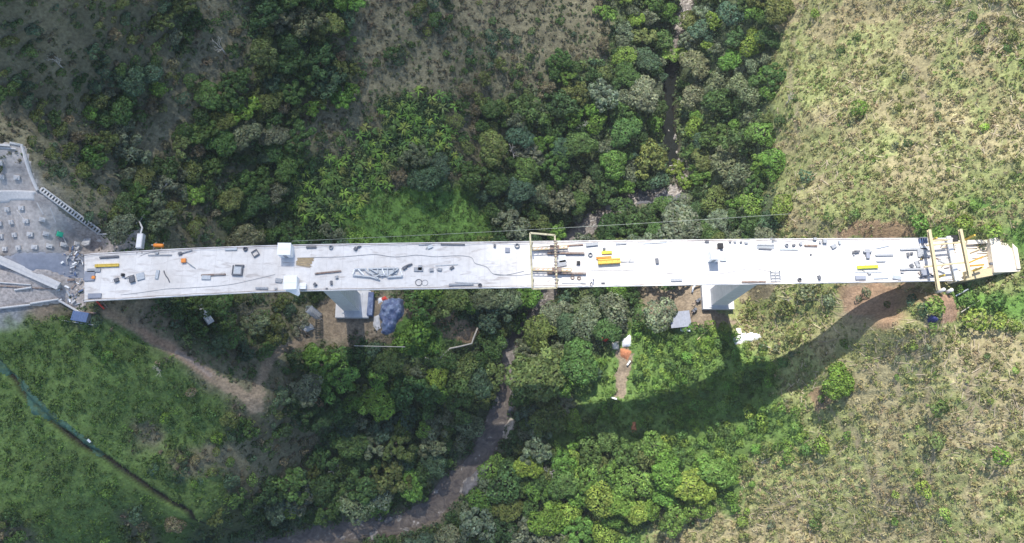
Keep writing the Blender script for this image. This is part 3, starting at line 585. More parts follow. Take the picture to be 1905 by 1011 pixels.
def label_all(items, noun, sizes):
    qs = np.quantile([s[2] for s in items], [.35, .75]); keyed = {}
    for n, s in enumerate(items): keyed.setdefault((sizes[int(s[2] > qs[0]) + int(s[2] > qs[1])], s[3], zone(s[0], s[1])), []).append(n)
    out = {}
    for (sz, tn, zn), ns in keyed.items():
        ns.sort(key=lambda n: items[n][0])
        for k, n in enumerate(ns):
            base = f"{sz} {tn} {noun} {zn}"
            if len(ns) == 2: base += [', left one of two', ', right one of two'][k]
            elif len(ns) > 2: base += f", {WORDS[min(k, 14)]} from left"
            out[n] = base
    return out
hand_lab = {(1557, 712): 'large round bright green tree standing alone on bare soil in the dry slope', (1715, 910): 'round lime green bush alone in the lower dry field',
            (700, 750): 'large yellow green round tree standing out below the left footing', (1262, 425): 'wide pale grey green tree touching the deck edge right of the yellow hoop',
            (1003, 700): 'largest olive green tree right of the river rocks', (1246, 103): 'lime green tree overhanging the dark gorge from its left rim'}
used_labels = {}
def place(items, noun, sizes, nm, cat, crown_nm, zs, grp):
    labs = label_all(items, noun, sizes)
    for n, (px, py, r, tone, kind) in enumerate(items):
        g = G(px, py); rm = r * (184 - g[2]) / F; h = rm * (.78 if kind in ('round', 'loose') else .85 if kind == 'big' else .42 if kind == 'shrub' else .6) * zs
        g = G(px, py, h); rm = r * (184 - g[2] - h) / F / .97
        if kind == 'frond': rm *= 1.25
        lab = hand_lab.get((px, py), labs[n])
        o = thing(nm, (g[0], g[1], g[2]), lab, cat, grp)
        c = bpy.data.objects.new(crown_nm, random.choice(MESH[kind])); COL.objects.link(c); c.parent = o
        c.location = (0, 0, h); c.rotation_euler = (0, 0, random.uniform(0, 6.28)); sx = rm * random.uniform(.92, 1.08); c.scale = (sx, rm * rm / sx, rm * random.uniform(.7, .95))
        t = np.array(TONES[tone]) * random.uniform(.85, 1.18) * np.array([random.uniform(.9, 1.12), 1, random.uniform(.85, 1.1)]); c.color = (*t, 1)
        k = bpy.data.objects.new('trunk' if kind in ('round', 'big', 'loose') else 'stem', random.choice(TRUNK) if kind in ('round', 'big', 'loose') else STEM); COL.objects.link(k); k.parent = o; k.location = (0, 0, h); k.scale = (rm,) * 3
place(trees[:296], 'tree', ['small', 'mid-sized', 'large'], 'broadleaf_tree', 'tree', 'crown', 1.0, 'broadleaf trees on the gorge slopes')
place(shr[:290], 'bush', ['low', 'rounded', 'broad'], 'bush', 'bush', 'foliage', 1.0, 'bushes scattered over the slopes')
place(fro[:290], 'long-leaved plant', ['small', 'mid-sized', 'tall'], 'long_leaved_plant', 'plant', 'leaves', 1.0, 'long-leaved plants above the bridge')
# the rest of the wood reads as one mass
def merge(parts, name, **kw):
    V = []; Fq = []; Cc = []; b = 0
    for v, f, c in parts: V.append(v); Fq.append(f + b); Cc.append(c); b += len(v)
    o = link(name, fast_mesh(name, np.concatenate(V), np.concatenate(Fq), np.concatenate(Cc)), M['leaf'], **kw); return o
rest = []
for px, py, r, tone, kind in trees[296:] + shr[290:]:
    g = G(px, py); rm = r * (184 - g[2]) / F; h = rm * (.9 if kind != 'shrub' else .4); g = G(px, py, h); src = random.choice({'round': CR_ROUND, 'big': CR_ROUND, 'loose': CR_LOOSE, 'shrub': CR_SHRUB}[kind])
    a = random.uniform(0, 6.28); Rz = np.array([[math.cos(a), -math.sin(a), 0], [math.sin(a), math.cos(a), 0], [0, 0, 1]])
    keep = np.random.default_rng(abs(int(px * 7 + py))).random(len(src[1])) < .62; kk = np.repeat(keep, 4); v = src[0][kk]; cen = v.reshape(-1, 4, 3).mean(1, keepdims=True); v = (cen + (v.reshape(-1, 4, 3) - cen) * 1.25).reshape(-1, 3)
    rest.append((v @ Rz.T * rm + g + [0, 0, h], np.arange(len(v)).reshape(-1, 4), src[2][kk] * np.array(TONES[tone]) * random.uniform(.85, 1.15)))
if rest: merge(rest, 'young_forest', kind='stuff', label='young trees filling the woods between the larger crowns', cat='forest')

def clumps(name, classes_, n, rad, per, leaf, tones, label, cat, zoff=.0, asp=1.0, jit=.5, seed=1, up=.3):
    r = np.random.default_rng(seed); X = r.uniform(-190, 185, n * 6); Y = r.uniform(-75, 190, n * 6)
    ii = np.clip(np.searchsorted(GX, X), 0, nx - 1); jj = np.clip(np.searchsorted(GY, Y), 0, ny - 1)
    wgt = sum(WC[jj, ii, CI[c]] for c in classes_); Z = hgts(X, Y, Z1); p = to_px(np.stack([X, Y, Z], -1)); d = rd[jj, ii] - rhw[jj, ii]; wall = WC[jj, ii, CI['C']] > .05
    foot = np.zeros(X.shape, bool)
    for c, rr, fz in FLATS: foot |= np.hypot(X - c[0], Y - c[1]) < rr - 1.5
    ok = (r.random(len(X)) < wgt) & (p[:, 0] > -30) & (p[:, 0] < 1935) & (p[:, 1] > -30) & (p[:, 1] < 1040) & (d > .3) & (dd[jj, ii] > 1.5) & ~wall & ~foot
    X, Y, Z = X[ok][:n], Y[ok][:n], Z[ok][:n]; m = len(X); print(name, m, 'of', ok.sum())
    R0 = r.uniform(rad[0], rad[1], m); tone = fbm(X, Y, 9, seed + 5, 3); pick = np.clip(((tone * .9 + .5) + r.normal(size=m) * .28) * len(tones), 0, len(tones) - 1).astype(int)
    col = np.array(tones)[pick] * r.uniform(.75, 1.25, (m, 1)) * r.uniform(.92, 1.08, (m, 3))
    D = unit(r.normal(size=(m, per, 3))); D[..., 2] = np.abs(D[..., 2]) + up * .3; D = unit(D)
    P = np.stack([X, Y, Z + zoff], -1)[:, None] + D * R0[:, None, None] * r.uniform(.7, 1.05, (m, per, 1)) * np.array([1, 1, .8])
    Nn = unit(D + r.normal(size=D.shape) * jit); Cc = np.repeat((col[:, None] * r.uniform(.72, 1.28, (m, per, 1))).reshape(-1, 3), 4, 0)
    global R_; v, f = leafquads(P.reshape(-1, 3), Nn.reshape(-1, 3), (leaf * r.uniform(.7, 1.3, (m, per)) * (R0 / np.mean(rad))[:, None]).ravel(), asp)
    return link(name, fast_mesh(name, v, f, Cc), M['leaf'], label=label, kind='stuff', cat=cat)
clumps('undergrowth', 'FfN', 11000, (.6, 1.7), 15, .36, [(.085, .145, .055), (.11, .185, .065), (.11, .165, .085), (.15, .205, .07)], 'dark green undergrowth filling the gaps between the trees', 'undergrowth', seed=31)
clumps('shrubbery', 'S', 8000, (.3, 1.0), 13, .26, [(.19, .165, .115), (.125, .17, .072), (.105, .175, .06), (.155, .205, .078)], 'mixed brown and green shrubbery on the left slopes', 'shrubbery', seed=32)
clumps('dead_brush', 'B', 9000, (.25, .8), 11, .22, [(.155, .14, .09), (.20, .18, .12), (.17, .17, .10), (.12, .17, .07)], 'brown grey leafless brush on the upper slopes', 'brush', seed=33, asp=1.5)
clumps('ground_cover', 'Gg', 14000, (.25, 1.05), 12, .20, [(.085, .145, .038), (.115, .20, .045), (.145, .24, .052), (.10, .155, .05)], 'bright green herbs and creepers covering the slopes', 'ground cover', seed=34)
clumps('leafy_creepers', 'L', 6500, (.3, 1.1), 14, .26, [(.10, .18, .045), (.15, .25, .055), (.20, .30, .07)], 'sunlit leafy creepers around the right footing', 'creepers', seed=35)
clumps('dry_grass', 'Dd', 19000, (.25, 1.0), 13, .19, [(.37, .31, .175), (.34, .305, .145), (.30, .30, .12), (.395, .35, .205), (.235, .265, .09)], 'tan and olive dry grass tufts over the right slope', 'dry grass', seed=36, asp=1.2, jit=.35)
clumps('green_tufts', 'd', 5500, (.25, .95), 11, .24, [(.18, .26, .07), (.23, .32, .085), (.27, .33, .12)], 'yellowish green tufts where the dry slope turns green', 'tufts', seed=38)
# bare trees
def snag_mesh(seed):
    r = random.Random(seed); b = MB()
    def grow(p, d, l, rad, lv):
        q = p + d * l; m_ = (p + q) / 2 + np.array([r.uniform(-.1, .1), r.uniform(-.1, .1), 0]) * l; b.tube([p, m_, q], [rad, rad * .8, rad * .6], 5)
        if lv:
            for _ in range(3): dd_ = unit(d + np.array([r.uniform(-.9, .9), r.uniform(-.9, .9), r.uniform(-.2, .4)])); grow(q - d * l * r.uniform(0, .3), dd_, l * .68, rad * .55, lv - 1)
    grow(np.array([0, 0, -.3]), np.array([.05, 0, 1.]), 2.6, .22, 3); me = b.mesh('bare_tree', True); me.materials.append(M['deadwood']); return me
SN = [snag_mesh(k) for k in range(4)]
for k, (px, py, lab) in enumerate([(470, 590, 'between the track and the left deck'), (500, 605, 'beside the track fork thicket'), (1005, 560, 'just below the hoop'), (1085, 240, 'midway up the centre wood'), (955, 290, 'above the bright meadow edge'), (1150, 330, 'left above the stony bend'),
        (1320, 300, 'right of the gorge foot'), (1462, 195, 'at the dry field edge'), (120, 130, 'in the top left brown scrub'), (420, 100, 'in the brown strip at the top left'), (640, 180, 'in the upper brown scrub'), (300, 690, 'left of the muddy track'), (880, 700, 'near the zigzag pipe'), (1020, 880, 'on the lower river right bank'), (620, 870, 'on the lower left river slope'), (1460, 560, 'below the deck right of the right footing')]):
    g = G(px, py); o = link('bare_tree', SN[k % 4], None, None, 'pale leafless tree ' + lab, 'tree', 'bare trees', loc=tuple(g)); o.rotation_euler = (0, 0, k); o.scale = (.8 + .1 * (k % 5),) * 3
# fallen stalks
r = np.random.default_rng(5); n = 4200; X = r.uniform(60, 190, n * 3); Y = r.uniform(-75, 190, n * 3); ii = np.clip(np.searchsorted(GX, X), 0, nx - 1); jj = np.clip(np.searchsorted(GY, Y), 0, ny - 1)
ok = r.random(len(X)) < WC[jj, ii, CI['D']] + WC[jj, ii, CI['d']] * .8; ok &= fbm(X, Y, 14, 91, 3) + r.normal(size=len(X)) * .15 > .05; X, Y = X[ok][:n], Y[ok][:n]; n = len(X)
a = fbm(X, Y, 25, 77, 2) * 2.5 + r.normal(size=n) * .7 + .8; ln = r.uniform(.3, 1.5, n); wd = r.uniform(.05, .11, n)
ex, ey = np.cos(a) * ln, np.sin(a) * ln; V = []
for sx, sy in ((-1, -1), (1, -1), (1, 1), (-1, 1)):
    xx = X + sx * ex - sy * np.sin(a) * wd; yy = Y + sx * ey + sy * np.cos(a) * wd; V.append(np.stack([xx, yy, hgts(xx, yy, Z1) + .22 + r.uniform(0, .1, n) * 0 + .2 * (sx > 0)], -1))
V = np.stack(V, 1); top = V.reshape(-1, 3); cc = np.repeat(np.array([.56, .47, .33]) * r.uniform(.7, 1.15, (n, 1)), 4, 0)
link('straw_stalks', fast_mesh('straw_stalks', top, np.arange(n * 4).reshape(n, 4), cc), M['leaf'], label='pale fallen stalks lying across the dry slope', kind='stuff', cat='straw')

# ------------------------------------------------------------------ the bridge
TOP = [(157, 474), (250, 467), (380, 460.5), (520, 456), (750, 452), (985, 449), (1300, 446), (1500, 444), (1640, 443.5), (1772, 443)]
BOT = [(157, 562), (250, 557), (380, 549.5), (520, 543), (750, 539), (985, 536), (1300, 531), (1500, 528), (1640, 526), (1772, 523)]
xs_ = np.linspace(157, 1772, 81)
te = np.array([at(x, np.interp(x, *zip(*TOP))) for x in xs_]); be = np.array([at(x, np.interp(x, *zip(*BOT))) for x in xs_])
for arr in (te, be):
    k = np.convolve(np.pad(arr[:, 1], 4, 'edge'), np.ones(9) / 9, 'valid'); arr[1:-1, 1] = k[1:-1]
mid = (te + be) / 2; nrm = unit((te - be) * [1, 1, 0]); hw_d = np.linalg.norm(te - be, axis=1) / 2
PX1, PX2 = -47.6, 70.8                                    # stations of the two piers
def strip(secs):
    V = np.array(secs); n, m = V.shape[:2]; I = np.arange(n * m).reshape(n, m)
    q = np.stack([I[:-1], I[1:], np.roll(I, -1, 1)[1:], np.roll(I, -1, 1)[:-1]], -1).reshape(-1, 4)
    bb = MB(); bb.v = [tuple(p) for p in V.reshape(-1, 3)]; bb.f = [tuple(map(int, f)) for f in q] + [tuple(range(m)), tuple(range((n - 1) * m, n * m))[::-1]]; return bb
def sec(i, prof): return [mid[i] + nrm[i] * u + np.array([0, 0, z]) for u, z in prof]
bridge = thing('road_bridge', tuple(at(1338, 487) * [1, 1, 0] + [0, 0, -46]), 'long pale concrete road bridge deck under construction crossing the whole gorge', 'bridge')
boff = np.array(bridge.location)
def bchild(bb, name, m_, parent=None, smooth=False):
    o = bb.build(name, m_, parent or bridge, smooth)
    if parent is None: o.location = tuple(-boff)
    return o
bchild(strip([sec(i, [(hw_d[i], 0), (hw_d[i], -.28), (hw_d[i] - 2.6, -.6), (-hw_d[i] + 2.6, -.6), (-hw_d[i], -.28), (-hw_d[i], 0)]) for i in range(81)]), 'deck_slab', deck_mat())
def gd(i):
    x = mid[i][0]; d = min(abs(x - PX1), abs(x - PX2)); return 2.6 + 3.9 * max(0, 1 - d / 56) ** 2
bchild(strip([sec(i, [(3.1, -.603), (2.8, -gd(i)), (-2.8, -gd(i)), (-3.1, -.603)]) for i in range(81)]), 'box_girder', M['pier'])
for s in (1, -1):
    bchild(strip([sec(i, [(s * (hw_d[i] - .02), .003), (s * (hw_d[i] - .02), .17), (s * (hw_d[i] - .26), .17), (s * (hw_d[i] - .26), .003)]) for i in range(81)]), 'kerb', M['concrete'])
for s in (1, -1):                                          # jittered tube standing in for the starter bars along each deck edge
    b = MB(); rr3 = random.Random(5 + s); b.tube([mid[i] + nrm[i] * s * (hw_d[i] - .38 + rr3.uniform(-.06, .06)) + np.array([0, 0, rr3.uniform(.2, .75)]) for i in range(81)], .06, 5)
    bchild(b, 'starter_bar_strip', M['rust'])
for (fx, fy, wx, wy, pxx) in ((655, 0, 10.4, 9.0, PX1), (1337, 0, 10.0, 9.0, PX2)):
    my = np.interp(pxx, mid[:, 0], mid[:, 1]); base = -46.3
    sy = at(fx, 591 if fx < 1000 else 575, -44.9)[1]; cx = at(fx, 570, -44.9)[0]; cy = sy + 7.5
    b = MB()
    for z0, z1, a0, a1 in ((-45.0, -24, 2.5, 2.35), (-24, -6.0, 2.35, 2.3)): 
        b.add([(cx + i * a, my + j * 2.7, z) for z, a in ((z0, a0), (z1, a1)) for j in (-1, 1) for i in (-1, 1)], [(0, 1, 5, 4), (2, 6, 7, 3), (0, 4, 6, 2), (1, 3, 7, 5), (0, 2, 3, 1), (4, 5, 7, 6)])
    pr = bchild(b, 'pier', M['pier'])
    fb = MB(); fb.box((cx, cy, -46.2), (wx, 15.0, 2.6)); fb.box((cx, my, -44.75), (6.2, 6.6, .3)); fb.build('footing', M['pier'], pr)
# ------------------------------------------------------------------ things on the deck
Z = .004
def P(px, py, z=0.0): return at(px, py, 0.0) + np.array([0, 0, z])
def ang(x0, y0, x1, y1): a, b = P(x0, y0), P(x1, y1); return math.atan2(b[1] - a[1], b[0] - a[0])
def local(px, py, rz=0): return tuple(P(px, py, Z)), rz
def prop(name, px, py, label, cat, group=None, rz=0.0): return thing(name, tuple(P(px, py, Z)), label, cat, group, rz)
def single(bb, name, m_, label, cat, group=None, smooth=False):
    V = np.array(bb.v); c = V.mean(0); c[2] = V[:, 2].min(); bb.v = [tuple(p) for p in V - c]
    return bb.build(name, m_, None, smooth, label=label, cat=cat, group=group, loc=tuple(c))
BEAMG = 'steel beams lying on the deck'
for (x0, y0, x1, y1, mt, wd, ht, lab) in [
    (186, 480, 222, 478, 'dark', .45, .4, 'dark steel beam along the top kerb at the left deck end'),
    (276, 475.5, 320, 475, 'grey', .3, .25, 'thin grey steel beam near the top kerb right of the outlet box'),
    (334, 473, 358, 466, 'grey', .3, .35, 'short slanting grey beam at the top kerb above the orange machine'),
    (375, 513, 420, 511, 'rust', .45, .35, 'brown steel beam left of the square steel frame'),
    (570, 461, 589, 460.5, 'dark', .5, .4, 'short dark beam at the top kerb right of the upper white cabin'),
    (586, 510, 635, 505, 'rust', .4, .35, 'brown beam between the timber stack and the steel truss'),
    (476, 536.5, 499, 537, 'grey', .5, .4, 'grey beam at the lower kerb left of the lower white cabin'),
    (779, 456, 803, 455.5, 'grey', .3, .25, 'grey bar at the top kerb above the two rings'),
    (820, 455.5, 865, 456, 'dark', .35, .3, 'long dark bar at the top kerb left of centre'),
    (835, 530.5, 881, 529, 'grey', .5, .4, 'grey beam at the lower kerb left of the yellow hoop'),
    (846, 525.5, 890, 527, 'steel', .2, .15, 'thin pale bar above the grey beam at the lower kerb'),
    (1090, 527.5, 1080, 527, 'grey', .3, .2, 'short grey bar left of the crouching workers'),
    (1045, 527, 1084, 526.5, 'steel', .2, .15, 'thin pale bar at the lower kerb right of the yellow hoop'),
    (1055, 457.5, 1085, 456, 'rust', .35, .3, 'brown bar at the top kerb right of the yellow hoop'),
    (1090, 457, 1112, 454.5, 'grey', .8, .5, 'bundle of grey steel at the top kerb above the yellow pieces'),
    (1145, 454.5, 1165, 453.5, 'grey', .5, .3, 'short grey beam at the top kerb right of the yellow beam'),
    (1196, 453.5, 1240, 451, 'steel', .3, .2, 'long pale beam at the top kerb right of the yellow beam'),
    (1380, 525, 1424, 524.5, 'rust', .3, .45, 'dark brown plank along the lower kerb right of the right pier'),
    (1409, 456, 1440, 456.5, 'grey', .35, .3, 'grey bar on the upper side of the steel bundle'),
    (1411, 463.5, 1435, 464.5, 'dark', .35, .3, 'dark bar on the lower side of the steel bundle'),
    (1450, 464.5, 1484, 465, 'steel', .4, .2, 'pale flat bar right of the steel bundle'),
    (1496, 457.5, 1520, 458, 'rust', .5, .35, 'brown beam above the small dot near the top kerb'),
    (1628, 475.5, 1661, 475, 'grey', .5, .35, 'grey beam above the lime yellow beam'),
    (1630, 487, 1647, 486.5, 'grey', .4, .3, 'short grey beam right above the lime yellow beam'),
    (1630, 463, 1652, 458, 'steel', .25, .2, 'thin slanting pale bar above the grey beam on the right deck'),
    (1674, 465, 1705, 464, 'grey', .5, .4, 'grey beam pointing at the upper workers near the right end'),
    (1674, 502, 1718, 501, 'grey', .5, .4, 'long grey beam below the right end workers'),
    (1590, 507.5, 1640, 507, 'steel', .2, .15, 'thin pale bar below the lime yellow beam'),
    (1625, 519, 1652, 517.5, 'steel', .3, .2, 'pale bar at the lower kerb right of the pale blue sheet'),
    (810, 495, 852, 492.5, 'steel', .2, .15, 'thin pale rod behind the three grey clamps')]:
    b = MB(); b.ibeam(P(x0, y0, ht / 2 + Z), P(x1, y1, ht / 2 + Z), wd, ht); single(b, 'steel_beam', M[mt], lab, 'steel beam', BEAMG)
def truss_beam(px0, py0, px1, py1, wd, ht, mt, lab, mt2=None):
    a, q = P(px0, py0), P(px1, py1); rz = math.atan2(q[1] - a[1], q[0] - a[0]); L = np.linalg.norm(q - a); t = prop('formwork_beam', (px0 + px1) / 2, (py0 + py1) / 2, lab, 'formwork beam', 'coloured formwork beams on the deck', rz)
    b = MB(); b.box((0, 0, ht / 2), (L, wd, ht * .8)); b.box((0, wd * .36, ht * .95), (L * 1.01, wd * .25, ht * .2)); b.box((0, -wd * .36, ht * .95), (L * 1.01, wd * .25, ht * .2)); b.build('body', M[mt], t)
    for k in range(max(2, int(L / 1.2))):
        c = MB(); c.box((-L / 2 + (k + .5) * L / max(2, int(L / 1.2)), 0, ht / 2 + .02), (.1, wd * 1.12, ht * 1.06)); c.build('stiffener', M[mt2 or mt], t)
truss_beam(178, 495.5, 222, 494, .75, .5, 'yellow', 'long yellow steel beam at the left deck end')
truss_beam(1112, 489, 1153, 486.5, 1.3, 1.1, 'yellow', 'thick bright yellow beam in the middle of the deck right of the hoop', 'orange')
truss_beam(1109, 481, 1137, 479.5, .5, .6, 'orange', 'slim orange beam lying against the thick yellow beam')
truss_beam(1119, 471, 1138, 470, .7, .5, 'lime', 'short lime yellow beam above the thick yellow beam')
truss_beam(1594, 498.5, 1632, 497, .75, .6, 'lime', 'long lime yellow beam on the right part of the deck')
# hoses and cables on the deck
def hose(pl, r, lab, mt='grey'):
    pp = smooth(np.array([list(P(a, c, r + .01)) for a, c in pl]), 5); b = MB(); b.tube(pp, r, 5); single(b, 'hose', M[mt], lab, 'hose', 'hoses and cables on the deck', True)
hose([(555, 480), (600, 479), (640, 478), (670, 475.5), (700, 474), (735, 478.5), (775, 475), (810, 478), (850, 476), (876, 479), (884, 490), (905, 497), (918, 510), (940, 512), (975, 505)], .06, 'thin grey hose snaking from the upper cabin towards the yellow hoop')
hose([(225, 549), (260, 545), (310, 538), (350, 536), (420, 531), (470, 521), (512, 511)], .05, 'thin hose along the lower kerb left of the lower cabin')
hose([(305, 504), (308, 512), (313, 519), (316, 526)], .13, 'short dark curved hose left of the orange machine', 'dark')
hose([(300, 467), (280, 470), (262, 476)], .06, 'thin cable from the outlet box to the top kerb')
hose([(920, 510), (960, 513), (1000, 508)], .05, 'thin cable passing under the hoop at the lower side')
hose([(1098, 504), (1150, 503), (1200, 505), (1290, 512), (1350, 508), (1400, 500), (1440, 508)], .05, 'long pale cable between the hoop and the grey scaffold frame')
hose([(1648, 457), (1660, 462), (1672, 468), (1668, 474)], .05, 'short cable by the grey beam on the right deck')
hose([(1603, 503), (1612, 508), (1618, 512), (1614, 508)], .06, 'small knotted hose below the lime yellow beam', 'dark')
# rings and coils
for (px, py, Rr, rr2, n, mt, lab) in [(779, 526, .82, .09, 1, 'dark', 'left and bolder of the two thin rings by the lower kerb'), (790.5, 526.5, .75, .06, 1, 'grey', 'right and fainter of the two thin rings by the lower kerb'),
    (457, 464, .5, .13, 3, 'dark', 'small dark coil at the top kerb left of the upper cabin'), (893, 531, .42, .12, 3, 'dark', 'small coil at the end of the grey lower kerb beam'),
    (962, 458, .6, .12, 3, 'grey', 'blue grey coil at the top kerb left of the hoop'), (616, 461, .5, .12, 3, 'grey', 'grey coil at the top kerb above the brown beam'), (1098, 474.5, .55, .12, 3, 'grey', 'grey coil left of the lime yellow piece'),
    (1463, 457, .45, .12, 3, 'grey', 'small coil right of the steel bundle'), (1487, 521, .45, .12, 3, 'dark', 'small dark coil at the lower kerb right of the scaffold frame'), (1065, 517, .45, .1, 2, 'rust', 'left one of two coils under the lower rail'), (1077, 518, .45, .1, 2, 'rust', 'right one of two coils under the lower rail')]:
    b = MB()
    for k in range(n): b.ring(P(px, py, rr2 + k * rr2 * 1.4 + Z), Rr - .04 * k, rr2, 22, 6)
    single(b, 'cable_coil' if n > 1 else 'hoop_ring', M[mt], lab, 'coil' if n > 1 else 'ring', 'coils and rings on the deck', True)
# clutter: small machines, crates, scrap piles
def machine(px, py, wx, wy, h, mt, lab, rz=0.0, cat='machine', name='site_machine'):
    t = prop(name, px, py, lab, cat, 'small site machines and crates on the deck', rz)
    b = MB(); b.box((0, 0, h * .5 + .12), (wx, wy, h * .76)); b.box((wx * .1, 0, h * .95), (wx * .55, wy * .7, h * .25)); b.build('body', M[mt], t)
    b = MB(); b.box((0, wy * .46, .1), (wx * 1.1, .1, .18)); b.box((0, -wy * .46, .1), (wx * 1.1, .1, .18)); b.build('skid', M['dark'], t)
    b = MB(); b.tube([(-wx * .5, -wy * .3, h * .7), (-wx * .75, -wy * .3, h * 1.05), (-wx * .75, wy * .3, h * 1.05), (-wx * .5, wy * .3, h * .7)], .04, 5); b.build('handle', M['grey'], t)
for a in [(230, 512.5, .8, .8, 1.0, 'black', 'black drum-like pump nearest the left deck end'), (218, 522, 1.3, 1.0, .9, 'dark', 'dark machine lowest in the left end cluster', .4), (247, 521, 1.5, 1.7, 1.1, 'dark', 'dark square machine right in the left end cluster', .3),
          (343, 486, 1.3, 1.2, 1.0, 'orange', 'bright orange machine on the left third of the deck', .1), (753, 499, 1.3, .8, .8, 'dark', 'dark machine touching the right tip of the steel truss', .6), (803, 503, 1.1, .9, .6, 'grey', 'left one of three grey clamps', .1),
          (818, 502, 1.3, .8, .6, 'grey', 'middle one of three grey clamps', -.2), (841, 499, 1.2, .7, .6, 'dark', 'right and darkest one of three clamps', .6), (587, 530, .8, .9, .9, 'dark', 'dark little pump right of the lower white cabin', .8),
          (617, 527, .6, 1.2, .8, 'dark', 'narrow dark pump at the lower kerb', .1), (627, 516.5, .8, .8, .7, 'grey', 'grey small box under the brown beam', .3), (920.5, 458, .6, .8, .8, 'dark', 'small dark box at the top kerb left of the hoop'),
          (1076, 490, 1.0, 1.0, .9, 'black', 'small black cube between the two rails'), (1124, 464, .7, .7, .8, 'dark', 'small dark box above the lime yellow piece'), (1222, 486.5, .9, 1.7, .8, 'dark', 'lone dark narrow machine between hoop and right pier', .1),
          (1339, 459, 1.6, 1.6, 1.4, 'black', 'black square shaft box at the top kerb over the right pier'), (1315, 450.5, 1.1, .5, .5, 'dark', 'small dark box at the top kerb left of the shaft box'), (1358, 451, .6, .4, .5, 'dark', 'first small dark box right of the shaft box'),
          (1367, 451, .7, .5, .5, 'grey', 'second small grey box right of the shaft box'), (1378, 451.5, .6, .5, .5, 'dark', 'third small dark box right of the shaft box'), (1388, 453, .9, .5, .5, 'grey', 'fourth small grey box right of the shaft box'),
          (1476, 457, .9, .6, .6, 'dark', 'dark box between the coil and the brown beam', .2), (1489, 454.5, .8, .8, .7, 'grey', 'grey box left of the brown beam', .7), (1515, 446, .9, .8, .9, 'grey', 'grey box standing on the top kerb near the soil bank'),
          (1533, 450, 1.2, 1.3, 1.1, 'grey', 'square grey box at the top kerb above the right deck'), (1525, 452, .5, .6, .6, 'grey', 'small grey box left beside the square grey box'), (1550, 459, 1.6, 1.2, .7, 'grey', 'wide grey machine right of the square grey box', .5),
          (1561, 452.5, .6, 1.0, .6, 'steel', 'slim pale box at the top kerb on the right deck', .2), (1508, 474, .45, .45, .4, 'dark', 'single tiny dark box in the open right deck'), (1523, 517, .8, 1.2, .9, 'dark', 'dark curved machine at the lower kerb on the right deck', .3),
          (1588, 475, .45, .45, .4, 'grey', 'tiny grey box left of the winged blue frame'), (1688, 475, .6, 1.3, .9, 'dark', 'narrow dark machine left of the upper right workers'), (1695, 472.5, .7, .7, .7, 'dark', 'dark small box right of the narrow machine'),
          (1617, 510, .9, .5, .5, 'grey', 'grey small box under the lime yellow beam', .2), (1695, 495, .9, 1.2, .8, 'dark', 'dark machine above the long grey beam near the right end', .5), (1714, 480.5, .8, .8, .9, 'black', 'black drum near the right end slab edge'),
          (1678, 508, .8, .4, .4, 'grey', 'grey box below the long grey beam'), (608, 537.5, .5, .4, .4, 'dark', 'tiny dark box at the lower kerb right of the lower cabin'), (514, 538, .6, .6, .5, 'grey', 'tiny grey box at the lower kerb left of the lower cabin'),
          (293, 472, .8, .6, .6, 'grey', 'small grey box at the top kerb right of the outlet box'), (336, 472.5, 1.0, .8, .7, 'dark', 'dark box at the top kerb above the orange machine', .3), (662, 463.5, .9, .9, .8, 'dark', 'dark machine with bent arm at the top kerb above the truss', .9),
          (175, 517, .9, .9, .6, 'orange', 'small orange box on the left end panels'), (1122, 527, 1.0, .3, .3, 'dark', 'flat dark box right of the crouching workers')]:
    machine(a[0], a[1], a[2] * .85, a[3] * .85, a[4] * .7, a[5], a[6], rz=a[7] if len(a) > 7 else 0)
def arm(px0, py0, px1, py1, mt, lab, r=.12):
    b = MB(); b.tube([P(px0, py0, .15), P((px0 + px1) / 2, (py0 + py1) / 2, .45), P(px1, py1, .15)], [r, r, r * .8], 6); single(b, 'pipe', M[mt], lab, 'pipe', 'loose pipes on the deck')
arm(232, 519, 250, 512, 'dark', 'dark rod across the left end machine cluster'); arm(348, 488, 364, 500, 'grey', 'grey rod trailing from the orange machine'); arm(756, 496, 767, 492, 'dark', 'dark bent rod right of the truss tip', .3)
arm(1153, 487.5, 1180, 487.5, 'grey', 'grey rod sticking out of the thick yellow beam', .1); arm(665, 461, 672, 459, 'dark', 'dark rod on the machine above the truss', .25); arm(1322, 476, 1336, 462, 'rust', 'slanting brown pipe beside the shaft box', .15)
arm(796, 461, 792, 464, 'grey', 'short pale rod at the top kerb left of centre', .1); arm(1171, 487, 1173, 478, 'grey', 'short upright grey rod right of the thick yellow beam', .1)
